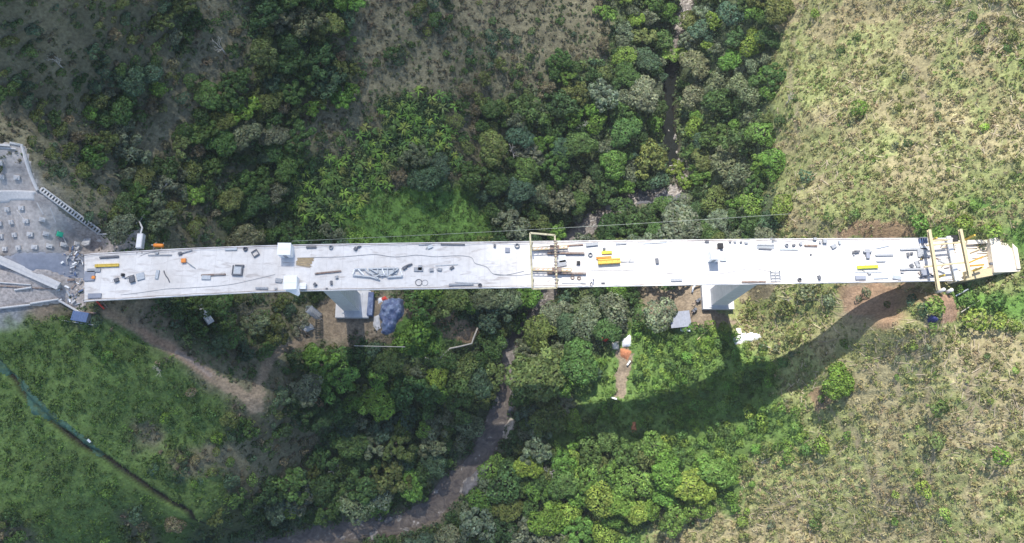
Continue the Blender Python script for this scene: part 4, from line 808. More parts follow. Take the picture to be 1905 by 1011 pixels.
# panels and crates
def panel_stack(px, py, wx, wy, mt, lab, rz=0.0, n=3, th=.12):
    b = MB()
    for k in range(n): b.box(P(px + random.uniform(-.4, .4), py + random.uniform(-.3, .3), th * (k + .5) + .006 * k + Z), (wx * random.uniform(.94, 1), wy * random.uniform(.94, 1), th), rz + random.uniform(-.03, .03))
    single(b, 'panel_stack', M[mt], lab, 'panel stack', 'stacked panels on the deck')
for a in [(176, 503.5, 3.4, .9, 'grey', 'grey panel under the yellow beam at the left deck end', .05), (168, 514, 2.6, 2.6, 'slate', 'square blue grey panel stack beside the small orange box', .05), (177, 551, 3.4, 1.2, 'slate', 'blue grey panel at the lower kerb of the left deck end', .05),
          (262, 515, 2.0, 1.8, 'steel', 'pale mesh panels right of the left end machines', .3), (293, 511, .8, 2.4, 'steel', 'narrow pale panel left of the dark curved hose', -.05), (384, 517, 2.4, 1.1, 'steel', 'pale panels just below the brown beam'),
          (519, 522.5, 1.8, 1.1, 'grey', 'grey panels left of the lower white cabin', -.1), (779, 502, 2.4, 1.0, 'grey', 'grey stepped panels right of the truss'), (782, 499, 1.0, 1.4, 'grey', 'grey square panel on the stepped panels'),
          (944, 466, 1.2, 1.2, 'slate', 'faint blue grey panels left of the hoop'), (1258, 521.5, 2.9, .8, 'grey', 'grey pallets at the lower kerb left of the right pier'), (1046, 480, 2.0, 2.6, 'steel', 'pale panels between the two rails', .1),
          (1045, 491, 2.4, 1.6, 'grey', 'grey panels above the lower rail', .2), (1030, 472, 1.6, .8, 'rust', 'brown panels at the left of the upper rail'), (1600, 517, 2.9, 1.1, 'slate', 'pale blue sheets at the lower kerb on the right deck', .03),
          (1715, 471, 2.7, 2.5, 'grey', 'square grey panels beside the right end beam'), (1706, 492, 1.2, 1.8, 'grey', 'grey panels above the right end of the long beam', .3), (1720, 508, 2.2, 1.6, 'slate', 'blue grey panels low at the right end', .2),
          (1668, 517, 2.4, 1.0, 'steel', 'pale panels at the lower kerb before the right end', -.2), (1718, 462, 2.0, .9, 'steel', 'pale panels under the first yellow beam', -.1), (430, 464, 3.2, .7, 'steel', 'pale flat panels at the top kerb above the square frame', .05),
          (800, 460, 1.5, .9, 'steel', 'faint pale panels at the top kerb left of centre', .4), (1345, 483, 1.6, 1.2, 'steel', 'pale grey panels right of the white lift tower', 0)]:
    panel_stack(*a)
# timber stack
for (px, py, ln, n, lab, rz) in [(569, 484, 4.5, 4, 'upper brown timber planks right of the upper cabin', .02), (565, 493, 4.4, 5, 'lower tan timber planks right of the upper cabin', -.16), (568, 489, 4.0, 3, 'middle tan planks right of the upper cabin', -.05)]:
    b = MB()
    for k in range(n): b.box(P(px + random.uniform(-2, 2), py + (k - n / 2) * 1.6, .08 + .002 * k + Z), (ln * random.uniform(.8, 1), .17, .12), rz + random.uniform(-.03, .03))
    single(b, 'timber_planks', M['wood'], lab, 'planks', 'loose timber on the deck')
# square steel frame
t = prop('square_frame', 443, 503.5, 'dark square steel frame round a grey panel on the left deck', 'frame', rz=-.03)
for nm, c, s in (('bar', (-1.25, .1, .35), (.22, 2.3, .5)), ('bar', (1.15, 0, .35), (.35, 2.6, .6)), ('bar', (0, -1.25, .35), (2.7, .32, .55)), ('bar', (.35, 1.25, .35), (2.3, .3, .5))):
    b = MB(); b.box(c, s); b.build(nm, M['dark'], t)
b = MB(); b.box((-.05, 0, .3), (2.1, 2.1, .08)); b.build('panel', M['steel'], t)
t = prop('square_frame', 475.5, 472, 'tilted open dark frame at the top kerb left of the upper cabin', 'frame', rz=.6)
for c, s in (((-.75, 0, .3), (.15, 1.5, .3)), ((.75, 0, .3), (.2, 1.5, .3)), ((0, -.75, .3), (1.6, .25, .35)), ((0, .75, .3), (1.6, .15, .3))):
    b = MB(); b.box(c, s); b.build('bar', M['dark'], t)
t = prop('grey_scaffold', 1441.5, 513.5, 'grey open scaffold frame near the lower kerb right of the right pier', 'scaffold')
for x in (-1.2, 0, 1.2):
    b = MB(); b.bar((x, -1.2, .5), (x, 1.2, .5), .14); b.build('crossbar', M['grey'], t)
for y in (-1.2, -.3, .5, 1.2):
    b = MB(); b.bar((-1.3, y, .62), (1.3, y, .62), .16); b.build('rail', M['grey'], t)
for x in (-1.2, 1.2):
    for y in (-1.15, 1.15): b = MB(); b.bar((x, y, 0), (x, y, .9), .12); b.build('leg', M['grey'], t)
t = prop('winged_frame', 1613, 474, 'blue grey winged steel frame on the right part of the deck', 'frame')
b = MB(); b.box((0, .7, .5), (2.2, .5, .3)); b.box((0, 1.1, .55), (1.2, .4, .25)); b.build('crossbeam', M['grey'], t)
b = MB(); b.box((0, -.3, .35), (.9, 1.7, .5)); b.build('body', M['slate'], t)
b = MB(); b.bar((-1.0, .9, .1), (-.3, -.9, .1), .12); b.bar((1.0, .9, .1), (.3, -.9, .1), .12); b.build('brace', M['dark'], t)
t = prop('scrap_pile', 1590, 470, 'dark heap of scrap steel left of the winged frame', 'scrap pile')
for k in range(9):
    b = MB(); b.bar((random.uniform(-1.3, 1), random.uniform(-.4, .4), .1 + .05 * k), (random.uniform(-.8, 1.4), random.uniform(-.5, .5), .15 + .05 * k), .22); b.build('scrap_bar', M['dark'], t)
t = prop('rebar_bundle', 1424, 460, 'long pale bundle of reinforcing bars at the top kerb right of the right pier', 'rebar bundle')
for k in range(9):
    b = MB(); b.bar((-2.4 + random.uniform(-.2, .2), -.55 + k * .13, .12), (2.4 + random.uniform(-.3, .3), -.5 + k * .13, .14), .07); b.build('bar', M['steel'], t)
t = prop('rebar_bundle', 1438, 448.5, 'spiky tangle of bars leaning over the top kerb by the gorge wood edge', 'rebar bundle')
for k in range(9):
    a = k * .7; b = MB(); b.bar((0, 0, .2), (math.cos(a) * random.uniform(.7, 1.2), math.sin(a) * .9, .5), .1); b.build('bar', M['steel' if k % 2 else 'dark'], t)
# silver truss lying on the deck
t = prop('steel_truss', 703, 509, 'silver blue fan-shaped steel truss lying on the deck', 'steel truss', rz=.0)
def tl(px, py, z=.5): return P(px, py, z) - P(703, 509, 0)
for seg in [((660, 502), (682, 501)), ((686, 501), (742, 500)), ((657, 513), (690, 516)), ((690, 516), (707, 521)), ((722, 517), (749, 515)), ((700, 514), (722, 513))]:
    b = MB(); b.bar(tl(*seg[0]), tl(*seg[1]), .32, .3); b.build('chord', M['steel'], t)
for seg in [((680, 503), (705, 520)), ((690, 502), (712, 515)), ((703, 500), (705, 514)), ((712, 502), (716, 513)), ((722, 499), (722, 514)), ((741, 502), (720, 516)), ((668, 503), (678, 513)), ((745, 502), (749, 514)), ((660, 503), (657, 512)), ((732, 500), (735, 508))]:
    b = MB(); b.bar(tl(*seg[0], .75), tl(*seg[1], .75), .26, .22); b.build('strut', M['white' if random.random() < .4 else 'steel'], t)
b = MB(); b.box(tl(714, 506, .25), (7.0, 1.4, .1)); b.build('plate', M['steel'], t)
# white cabins / lift towers over the left pier
def cabin(px, py, wx, wy, h, lab, flap=False, rz=0.0, doors=True):
    g0 = at(px, py, h) * [1, 1, 0] + [0, 0, Z]; t = thing('site_cabin', tuple(g0), lab, 'cabin', 'white boxes over the piers', rz)
    b = MB(); b.box((0, 0, h / 2), (wx - .2, wy - .2, h - .02)); b.build('wall', M['white'], t)
    b = MB(); b.box((0, 0, h + .06), (wx, wy, .12)); b.box((0, 0, h + .15), (wx * .98, .12, .06)); b.build('roof', M['white'], t)
    if doors:
        b = MB(); b.box((0, -wy / 2 + .08, h * .4), (.9, .06, h * .75)); b.build('door', M['grey'], t)
    if flap:
        b = MB(); b.add([(-wx / 2 + .2, -wy / 2, h * .9), (wx / 2 + .1, -wy / 2, h), (wx / 2 + .6, -wy / 2 - 1.1, h * .55), (wx / 2, -wy / 2 - 1.5, h * .4), (-.1, -wy / 2 - .6, h * .5), (wx / 2 + .3, wy * .1, h)], [(0, 1, 2, 3, 4), (1, 5, 2)]); b.build('tarpaulin_flap', M['white'], t)
cabin(528.5, 463.5, 3.4, 3.2, 3.2, 'upper white square cabin at the top deck edge over the left pier')
cabin(540, 526, 3.3, 3.6, 2.6, 'lower white cabin with loose sheet hanging over the lower deck edge', True, .05)
cabin(563, 532.5, 1.7, 1.6, 1.0, 'small low white box right beside the lower cabin', False, 0, False)
cabin(1331, 474, 2.4, 2.5, 3.4, 'slim white lift tower on the deck over the right pier')
# yellow hoop gantry spanning the deck
HH = 5.0
t = thing('gantry_frame', tuple(P(1008, 492, 0)), 'pale yellow rectangular hoop frame spanning the deck near the middle', 'gantry')
def H(px, py, z): return at(px, py, z) - P(1008, 492, 0)
c00, c10, c11, c01 = H(986, 434, HH), H(1032, 438, HH), H(1036, 536, HH), H(990.5, 538, HH)
for nm, a, q in (('crossbeam', c00, c01), ('crossbeam', c10, c11), ('end_beam', c00, c10), ('end_beam', c01, c11)):
    b = MB(); b.bar(a, q, .42, .5); b.build(nm, M['hoop'], t)
for a in (H(989, 460, 0), H(1034, 460, 0), H(991, 528, 0), H(1036, 528, 0)):
    top = a + np.array([0, 0, HH - .25]); b = MB(); b.bar(a, top, .3); b.build('leg', M['hoop'], t)
for a, q in ((H(1033, 446, HH + .3), H(1034, 480, HH + .3)), (H(1034, 484, HH + .3), H(1035, 530, HH + .3))):
    b = MB(); n = 7
    for k in range(n): u = a + (q - a) * (k + .5) / n; b.box(u, (.9, .25, .25))
    b.build('hanger', M['rust'], t)
for (x0, y0, x1, y1, lab) in ((990, 466.5, 1056, 462.5, 'upper orange yellow rail truss under the hoop'), (991, 504, 1062, 505.5, 'lower orange yellow rail truss under the hoop')):
    tt = thing('rail_truss', tuple(P((x0 + x1) / 2, (y0 + y1) / 2, Z)), lab, 'rail truss', 'rail trusses under the hoop'); o_ = P((x0 + x1) / 2, (y0 + y1) / 2, 0)
    a, q = P(x0, y0, 1.6) - o_, P(x1, y1, 1.6) - o_
    for dy in (-.35, .35):
        b = MB(); b.bar(a + [0, dy, 0], q + [0, dy, 0], .16, .22); b.build('chord', M['tan'], tt)
    b = MB(); b.bar(a * [1, 1, 0] + [0, 0, .25], q * [1, 1, 0] + [0, 0, .25], .3, .3); b.build('bottom_rail', M['rust'], tt)
    for k in range(9):
        u = a + (q - a) * k / 8; b = MB(); b.bar(u + [0, -.4, 0], u + [.5 if k < 8 else 0, .4, 0], .1); b.bar(u * [1, 1, 0] + [0, 0, .4], u, .12); b.build('brace', M['orange' if k % 3 else 'yellow'], tt)
    b = MB(); b.box(a + (q - a) * .62 + [0, 0, .1], (2.4, 1.1, .5)); b.build('trolley', M['rust'], tt)
    x2 = 1087 if y0 < 490 else 1090; y2 = y0 + 6
    b = MB(); b.ibeam(P(1018, y2, .45), P(x2, y2, .45), .5, .5); single(b, 'steel_beam', M['rust'], ('upper' if y0 < 490 else 'lower') + ' long brown beam beside the rail truss right of the hoop', 'steel beam', BEAMG)
# ------------------------------------------------------------------ right deck end: form traveller, stub columns, timber pit, slab
t = thing('form_traveller', tuple(P(1762, 487, 0)), 'yellow steel form traveller straddling the right deck end', 'form traveller')
o_ = P(1762, 487, 0)
def T(px, py, z): return at(px, py, z) - o_
for a, q in ((T(1728, 428, 4), T(1746, 540, 4)), (T(1786, 427, 4), T(1804, 516, 4))):
    b = MB(); b.ibeam(a, q, .75, .8); b.build('main_beam', M['tan'], t)
for a, q, mt in ((T(1724, 457, 3.3), T(1789, 451, 3.3), 'tan'), (T(1719, 497, 3.3), T(1800, 488, 3.3), 'tan'), (T(1726, 449, 3), T(1768, 446, 3), 'tan'), (T(1745, 485, 2.6), T(1765, 493, 2.6), 'grey'), (T(1803, 489, 3.2), T(1828, 478, 2.0), 'orange'), (T(1805, 495, 3.2), T(1830, 493, 2.0), 'orange')):
    b = MB(); b.bar(a, q, .4, .4); b.build('cross_beam', M[mt], t)
b = MB(); b.bar(T(1764, 440, 1.2), T(1781, 522, 1.2), 1.1, .5); b.build('white_beam', M['white'], t)
for a in (T(1728, 450, 0), T(1742, 518, 0), T(1787, 450, -2.5), T(1801, 508, -2.5)):
    b = MB(); b.bar(a, [a[0], a[1], 3.6], .4); b.build('leg', M['yellow'], t)
for px in (1743, 1760):
    g = G(px, 545); b = MB(); b.tube([(g[0], g[1], g[2] - .5), (g[0] , g[1] + .2, -.5)], .45, 12); single(b, 'stub_column', M['concrete'], ('left' if px < 1750 else 'right') + ' pale round column under the right deck end', 'column', 'round columns under the right deck end', True)
t = prop('blue_rack', 1715, 449, 'dark blue steel box frame at the top kerb by the right end', 'frame')
for x in (-.9, -.3, .3, .9): b = MB(); b.bar((x, -.8, .5), (x, .8, .5), .16, .9); b.build('bar', M['bluebox'], t)
b = MB(); b.box((0, .7, .8), (2.0, .3, .4)); b.build('top_bar', M['dark'], t)
t = prop('scrap_pile', 1722, 512, 'tangle of dark offcuts at the lower right end of the deck', 'scrap pile')
for k in range(12): b = MB(); a = random.uniform(0, 3); x, y = random.uniform(-2.2, 2), random.uniform(-1, .8); b.bar((x, y, .1), (x + math.cos(a), y + math.sin(a) * .8, .3), .18); b.build('scrap_bar', M['dark' if k % 2 else 'rust'], t)
t = prop('scrap_pile', 1755, 478, 'tangle of pipes and timber between the two yellow traveller beams', 'scrap pile')
for k in range(16): b = MB(); a = random.uniform(-.5, .9); x, y = random.uniform(-2.4, 3.2), random.uniform(-4, 4); b.bar((x, y, .15), (x + math.cos(a) * 1.6, y + math.sin(a) * 1.6, .35), .16); b.build('scrap_bar', M[['grey', 'wood', 'palewood', 'rust'][k % 4]], t)
# abutment: floor slab beyond the deck end, big pale slab, planks
ab = thing('bridge_abutment', tuple(P(1830, 480, -1.5)), 'pale tan concrete abutment pit and slab at the far right end', 'abutment'); o_ = P(1830, 480, -1.5)
def A(px, py, z): return at(px, py, z) - o_
def prism(pl, z0, z1, fn):
    n = len(pl); V = [fn(a, c, z1) for a, c in pl]; V += [np.array([v[0], v[1], v[2] + (z0 - z1)]) for v in V]
    bb = MB(); bb.add(V, [tuple(range(n))[::-1], tuple(range(n, 2 * n))] + [(i, (i + 1) % n, n + (i + 1) % n, n + i) for i in range(n)]); return bb
def fixn(o):
    import bmesh
    bm = bmesh.new(); bm.from_mesh(o.data); bmesh.ops.recalc_face_normals(bm, faces=bm.faces); bm.to_mesh(o.data); bm.free(); return o
fixn(prism([(1775, 447), (1850, 452), (1850, 512), (1800, 520), (1778, 524)], -6, -1.4, A).build('pit_floor', M['palewood'], ab))
fixn(prism([(1841, 444), (1882, 440), (1900, 470), (1900, 505), (1850, 507)], -6, .6, A).build('slab', M['palewood'], ab))
fixn(prism([(1879, 433), (1888, 432), (1899, 500), (1893, 500)], -4, 1.2, A).build('end_wall', M['palewood'], ab))
fixn(prism([(1795, 505), (1848, 498), (1849, 512), (1798, 522)], -4, -.3, A).build('side_wall', M['tan'], ab))
fixn(prism([(1800, 447), (1845, 446), (1845, 452), (1800, 455)], -4, -.5, A).build('side_wall', M['palewood'], ab))
fixn(prism([(1768, 438), (1782, 437), (1783, 450), (1770, 451)], -4, -1.0, A).build('dark_shaft', M['black'], ab))
b = MB(); b.bar(A(1889, 506, -1), A(1894, 553, -1), 1.3, .7); b.build('wing_wall', M['wood'], ab)
b = MB(); b.box(A(1844, 491, .2), (.8, .6, .6)); b.build('bracket', M['dark'], ab)
for k in range(10):
    b = MB(); x = 1800 + 4.6 * k; b.bar(A(x, 462 + (k % 3) * 9, -1.2), A(x + 18, 461 + (k % 3) * 9 - (k % 2) * 6, -1.1), .22, .15)
    v = np.array(b.v) + o_; b.v = [tuple(p) for p in v]; single(b, 'timber_planks', M['wood' if k % 2 else 'palewood'], f'{WORDS[k]} plank from left lying in the abutment pit', 'planks', 'planks in the abutment pit')

# ------------------------------------------------------------------ left side: anchored slope, steps, outlet, debris
def GP(px, py, up=0.0): g = G(px, py); return np.array([g[0], g[1], g[2] + up])
wall_poly = [(-30, 270), (44, 270), (54, 300), (62, 335), (75, 358), (108, 388), (150, 432), (162, 462), (100, 470), (-30, 477)]
W0 = thing('anchored_slope', tuple(GP(60, 420)), 'grey concrete slope studded with pale anchor blocks at the left edge', 'retaining wall'); w0 = np.array(W0.location)
def wchild(o): o.parent = W0; o.location = tuple(-w0); return o
wchild(drape('sprayed_face', wall_poly, M['shot'], .30, .45, .1, 2.5))
wchild(drape('bench', [(-30, 354), (70, 357), (66, 374), (-30, 380)], M['block'], .55, .4))
def slope_R(px, py):
    g = G(px, py); e = 1.2; dx = (hgt(g[0] + e, g[1], Z1) - hgt(g[0] - e, g[1], Z1)) / (2 * e); dy = (hgt(g[0], g[1] + e, Z1) - hgt(g[0], g[1] - e, Z1)) / (2 * e)
    n = unit(np.array([-dx, -dy, 1.])); x = unit(np.array([1, -.05, dx])); y = np.cross(n, x); return g, np.stack([x, y, n], 1)
for (px, py) in [(5, 328), (33, 330), (1, 302), (17, 389), (43, 387), (2, 415), (25, 413), (51, 411), (78, 408), (5, 440), (31, 437), (58, 436), (84, 435), (13, 464), (38, 461), (66, 460), (90, 459), (115, 457), (140, 455), (-20, 441), (-12, 388)]:
    g, R = slope_R(px, py); b = MB(); b.box(g + R[:, 2] * .62, (1.35, 1.1, .45), R=R); b.box(g + R[:, 2] * .95, (.5, .4, .22), R=R); wchild(b.build('anchor_block', M['block']))
g, R = slope_R(109, 436); b = MB(); b.box(g + R[:, 2] * .6, (1.5, 1.3, .3), R=R); b.box(g + R[:, 2] * .8, (1.0, .8, .12), R=R); single(b, 'green_tray', M['green'], 'bright teal green plastic tray on the anchored concrete slope', 'tray')
for pl in ([(33, 392), (55, 420)], [(95, 388), (105, 415)], [(112, 430), (128, 460)], [(70, 378), (82, 400)]):
    b = MB(); b.tube([GP(*q, .36) for q in pl], .14, 5); wchild(b.build('drip_streak', M['block']))
st = thing('slope_stairs', tuple(GP(130, 400)), 'pale concrete steps running down beside the anchored slope', 'stairs'); s0 = np.array(st.location)
A1, A2 = [], []
for k in range(22):
    u = k / 21; px, py = 76 + (183 - 76) * u, 357 + (436 - 357) * u; g = GP(px, py, .45); g2 = GP(px + 5.5, py - 6.5, .45); A1.append(g - s0); A2.append(g2 - s0)
    b = MB(); b.bar(g - s0, g2 - s0, .45, .2); b.build('step', M['block'], st)
for pl in (A1, A2): b = MB(); b.tube(pl, .22, 5); b.build('side_rail', M['block'], st)
b = MB(); b.tube([GP(*q, .5) for q in [(20, 268), (42, 272), (50, 300), (60, 330), (72, 356)]], .42, 6); single(b, 'concrete_gutter', M['block'], 'pale gutter curving down the top of the anchored slope', 'gutter')
b = MB(); b.bar(GP(-20, 272, 1.2), GP(24, 275, 1.2), .5, .4); b.bar(GP(-20, 277, 1.0), GP(34, 280, 1.0), .35, .3); single(b, 'crest_beam', M['block'], 'white beam along the top of the anchored slope', 'beam')
b = MB(); b.tube([GP(*q, .6) for q in [(183, 437), (205, 437), (228, 434), (242, 424), (247, 414)]], .22, 7); single(b, 'drain_pipe', M['block'], 'pale curved pipe from the steps to the bridge corner', 'pipe', None, True)
b = MB(); b.tube([GP(*q, 1.0) for q in [(322, 334), (312, 346), (303, 360), (292, 372), (280, 390), (262, 414)]] + [P(258, 420, -2), P(262, 438, .3)], .22, 7); single(b, 'slope_pipe', M['block'], 'long pale pipe coming down the left hillside to the deck', 'pipe', None, True)
b = MB(); b.tube([GP(247, 414, .7), GP(258, 417, 1.0)], .3, 7); single(b, 'pipe_joint', M['block'], 'short pale joint where the two hillside pipes meet', 'pipe')
t = prop('outlet_box', 262, 452, 'pale concrete outlet box standing at the top edge of the left deck', 'outlet box')
b = MB(); b.box((0, .3, .2), (1.5, 3.9, 1.5)); b.build('wall', M['block'], t)
b = MB(); b.box((0, .3, 1.0), (1.2, 3.6, .1)); b.build('cover', M['concrete'], t)
b = MB(); b.bar((-.65, -2.9, .06), (-.65, -1.7, .06), .1); b.bar((.65, -2.9, .06), (.65, -1.7, .06), .1); b.build('rail', M['dark'], t)
t = thing('yellow_tank', tuple(P(292, 455.5, -1.0)), 'orange yellow cylindrical tank hanging off the top deck edge at the left', 'tank', None, -.05)
b = MB(); b.tube([(-1.3, 0, 0), (-1.15, 0, 0), (1.15, 0, 0), (1.3, 0, 0)], [.35, .55, .55, .35], 14); b.build('tank_body', M['orange'], t, True)
b = MB(); b.bar((-1.9, .1, 0), (-1.2, .1, 0), .25); b.bar((-1, -1.0, .4), (-1, 1, -.4), .1); b.bar((1, -1.0, .4), (1, 1, -.4), .1); b.build('bracket', M['grey'], t)
# pale blocks and boulders by the pipe
RK = []
for k in range(5):
    rr = np.random.default_rng(900 + k); bb = MB(); nseg, nr = 9, 6; V = [(0, 0, .62)]; Fq = []
    for i in range(1, nr):
        for j in range(nseg): a = 6.283 * j / nseg; th = math.pi * i / nr; q = rr.uniform(.78, 1.18); V.append((q * math.sin(th) * math.cos(a), q * math.sin(th) * math.sin(a) * .8, q * math.cos(th) * .6))
    V.append((0, 0, -.6)); L_ = len(V) - 1
    for j in range(nseg): Fq.append((0, 1 + j, 1 + (j + 1) % nseg)); Fq.append((L_, L_ - nseg + (j + 1) % nseg, L_ - nseg + j))
    for i in range(nr - 2):
        for j in range(nseg): a0 = 1 + i * nseg; Fq.append((a0 + j, a0 + nseg + j, a0 + nseg + (j + 1) % nseg, a0 + (j + 1) % nseg))
    bb.add(V, Fq); RK.append(bb.mesh('boulder'))
def boulder(px, py, r, lab, mt='rock', grp='boulders along the river'):
    me = random.choice(RK)
    if mt not in me.name: me = me.copy(); me.name = 'boulder_' + mt; me.materials.clear(); me.materials.append(M[mt])
    g = G(px, py); o = link('boulder', me, None, None, lab, 'boulder', grp, loc=(g[0], g[1], g[2] + r * .15)); o.scale = (r, r * random.uniform(.7, 1.1), r * random.uniform(.6, .9)); o.rotation_euler = (0, 0, random.uniform(0, 6.28))
boulder(158, 452, 2.0, 'large pale rounded block beside the curved pipe near the deck corner', 'block', None) if False else None
for px, py, r, lab in [(158, 451, 1.9, 'largest pale rounded block beside the anchored slope foot'), (142, 462, 1.0, 'pale block between anchored slope and deck corner'), (225, 421, .7, 'small white block above the curved pipe'), (187, 447, .9, 'pale block under the curved pipe')]:
    me = RK[0].copy(); me.materials.clear(); me.materials.append(M['block']); g = G(px, py); o = link('boulder', me, None, None, lab, 'boulder', 'pale blocks near the left deck corner', loc=(g[0], g[1], g[2] + .2)); o.scale = (r, r * .9, r * .6)
drape('cut_slope', [(105, 392), (185, 440), (228, 440), (262, 424), (262, 470), (160, 475), (100, 478), (150, 455)], M['rubble'], .25, .4, .35, 2.0, label='bluish grey sprayed cutting beside the left deck corner', kind='structure')
drape('spoil_ground', [(-30, 498), (90, 505), (160, 520), (160, 590), (120, 562), (60, 566), (-30, 578)], M['rubble'], .2, .4, .3, 2.0, label='grey brown spoil ground left of the deck end', kind='structure')
drape('gravel_strip', [(-30, 476), (110, 470), (160, 478), (160, 530), (110, 520), (-30, 482)], M['slate'], .12, .4, .25, 1.6, label='dark bluish gravel strip under the anchored slope', kind='structure')
b = MB(); b.bar(GP(-12, 478, 1.9), GP(118, 536, 1.9), 2.0, .9); b.bar(GP(-12, 478, 2.42), GP(118, 536, 2.42), .35, .12); single(b, 'concrete_beam', M['block'], 'long light grey concrete beam lying diagonally left of the deck end', 'concrete beam')
for k, (x0, y0, x1, y1, mt, r, lab) in enumerate([(-10, 533, 118, 540, 'rust', .16, 'rust red pipe below the diagonal concrete beam'), (-10, 526, 60, 531, 'block', .2, 'pale pipe below the diagonal beam at the left edge'), (30, 541, 62, 536, 'block', .3, 'white short pipe on the grey spoil ground'),
        (112, 596, 178, 606, 'block', .12, 'thin white pole on the green slope below the deck corner'), (-10, 576, 60, 568, 'block', .3, 'pale kerb stone line at the green slope top, left piece'), (60, 566, 112, 558, 'block', .3, 'pale kerb stone line at the green slope top, middle piece'), (112, 560, 150, 582, 'block', .3, 'pale kerb stone line at the green slope top, right piece'),
        (150, 582, 186, 584, 'rust', .25, 'brown beam just below the left deck corner'), (180, 560, 196, 576, 'red', .22, 'dark red beam below the left deck corner, left one'), (190, 560, 202, 574, 'rust', .22, 'brown red beam below the left deck corner, right one')]):
    b = MB(); b.tube([GP(x0 + (x1 - x0) * u, y0 + (y1 - y0) * u, .35 + r) for u in (0, .33, .66, 1)], r, 6); single(b, 'loose_pipe', M[mt], lab, 'pipe', 'pipes and beams around the left abutment')
t = thing('blue_container', tuple(GP(157, 592)), 'dark blue grey container standing below the left deck corner', 'container', None, -.15)
b = MB(); b.box((0, 0, 1.1), (4.0, 2.4, 2.2)); b.build('body', M['slate'], t)
b = MB(); b.box((0, 0, 2.26), (4.1, 2.5, .1))
for k in range(6): b.box((-1.7 + .68 * k, 0, 2.33), (.08, 2.4, .05))
b.build('roof', M['bluebox'], t)
t = thing('debris_heap', tuple(GP(133, 515)), 'heap of bluish white broken steel and concrete left of the deck end', 'debris'); t0 = np.array(t.location)
rr = random.Random(3)
for k in range(70):
    px, py = rr.gauss(138, 11), rr.uniform(465, 572); px = min(px, 158); a = rr.uniform(0, 3.14); ln = rr.uniform(.3, 1.8); g = GP(px, py, rr.uniform(.3, .9)) - t0
    b = MB(); b.bar(g, g + [math.cos(a) * ln, math.sin(a) * ln, rr.uniform(-.2, .3)], rr.uniform(.12, .5), rr.uniform(.1, .3)); b.build('fragment', M[rr.choice(['steel', 'block', 'white', 'slate', 'grey', 'bluebox', 'rust'])], t)
# ditch netting and a tiny white marker
drape('ditch_netting', [(18, 690), (45, 712), (95, 764), (130, 792), (120, 798), (88, 780), (62, 772), (44, 735)], M['net'], .35, .4, .5, 2.0, label='teal netting spread over the head of the drainage ditch', cat='netting')
drape('ditch_netting', [(-20, 655), (5, 676), (18, 692), (12, 700), (-20, 680)], M['net'], .3, .35, .2, 1.0, label='teal net strip at the ditch where it meets the left edge', cat='netting')
drape('ditch_netting', [(125, 788), (165, 818), (190, 842), (186, 850), (160, 830), (125, 800)], M['net'], .3, .35, .3, 1.0, label='narrow teal net along the middle of the drainage ditch', cat='netting')
b = MB(); b.bar(GP(165, 818, .5), GP(170, 823, .5), .5, .25); single(b, 'marker_board', M['white'], 'tiny white board at the drainage ditch', 'board')
# ------------------------------------------------------------------ left footing yard
t = thing('scaffold_tower', tuple(GP(594, 590)), 'grey lattice stair tower left of the left footing', 'scaffold tower')
for x in (-1, 1):
    for y in (-1, 1): b = MB(); b.bar((x * .9, y * .9, 0), (x * .9, y * .9, 13), .14); b.build('leg', M['grey'], t)
for k in range(9):
    z = 1 + k * 1.5; b = MB()
    for p, q in (((-.9, -.9), (.9, -.9)), ((.9, -.9), (.9, .9)), ((.9, .9), (-.9, .9)), ((-.9, .9), (-.9, -.9))): b.bar((*p, z), (*q, z), .1)
    b.bar((-.9, -.9, z - .7), (.9, .9, z), .5, .06); b.build('landing', M['grey'], t)
t = thing('blue_container', tuple(GP(690, 568)), 'narrow dark blue container along the right side of the left footing', 'container', None, -.03)
b = MB(); b.box((.2, 0, 1.2), (1.6, 7.4, 2.4)); b.build('body', M['bluebox'], t); b = MB(); b.box((.2, 0, 2.46), (1.7, 7.5, .1)); b.box((.2, 1.5, 2.56), (1.4, .1, .08)); b.box((.2, -1.5, 2.56), (1.4, .1, .08)); b.build('roof', M['blue'], t)
b = MB(); b.box(GP(688, 547, 1.0), (1.1, 1.1, 1.4)); b.box(GP(688, 547, 1.8), (.7, .7, .2)); single(b, 'water_tank', M['white'], 'small white tank at the upper end of the narrow blue container', 'tank')
drape('blue_tarpaulin', [(712, 561), (735, 556), (752, 558), (749, 585), (737, 602), (734, 615), (722, 624), (708, 620), (710, 600), (704, 588)], M['blue'], .4, .3, 2.4, 1.7, label='rumpled dark blue tarpaulin right of the left footing', cat='tarpaulin')
drape('red_sheet', [(709, 555), (718, 552), (721, 558), (712, 560)], M['red'], .5, .25, .5, 1.0, label='small red sheet above the blue tarpaulin', cat='sheet')
drape('white_sheet', [(702, 556), (710, 553), (712, 562), (704, 566)], M['white'], .4, .25, .5, 1.0, label='white sheet left of the small red sheet', cat='sheet')
drape('grey_sheet', [(695, 590), (705, 585), (708, 610), (700, 618), (694, 605)], M['block'], .3, .3, .5, 1.0, label='pale grey sheet below the narrow blue container', cat='sheet')
drape('grey_sheet', [(560, 598), (580, 604), (584, 612), (572, 618), (556, 610)], M['block'], .3, .3, .6, 1.0, label='pale rock slab left of the left footing yard', cat='sheet')
b = MB(); g, R = slope_R(374, 590); a = -.9; R2 = R @ np.array([[math.cos(a), -math.sin(a), 0], [math.sin(a), math.cos(a), 0], [0, 0, 1]]); b.box(g + R[:, 2] * 2.2, (6.0, 2.2, .5), R=R2); b.box(g + R[:, 2] * 2.6, (5.0, .3, .2), R=R2); single(b, 'concrete_slab', M['block'], 'pale bluish slab lying in the scrub below the left deck', 'slab')
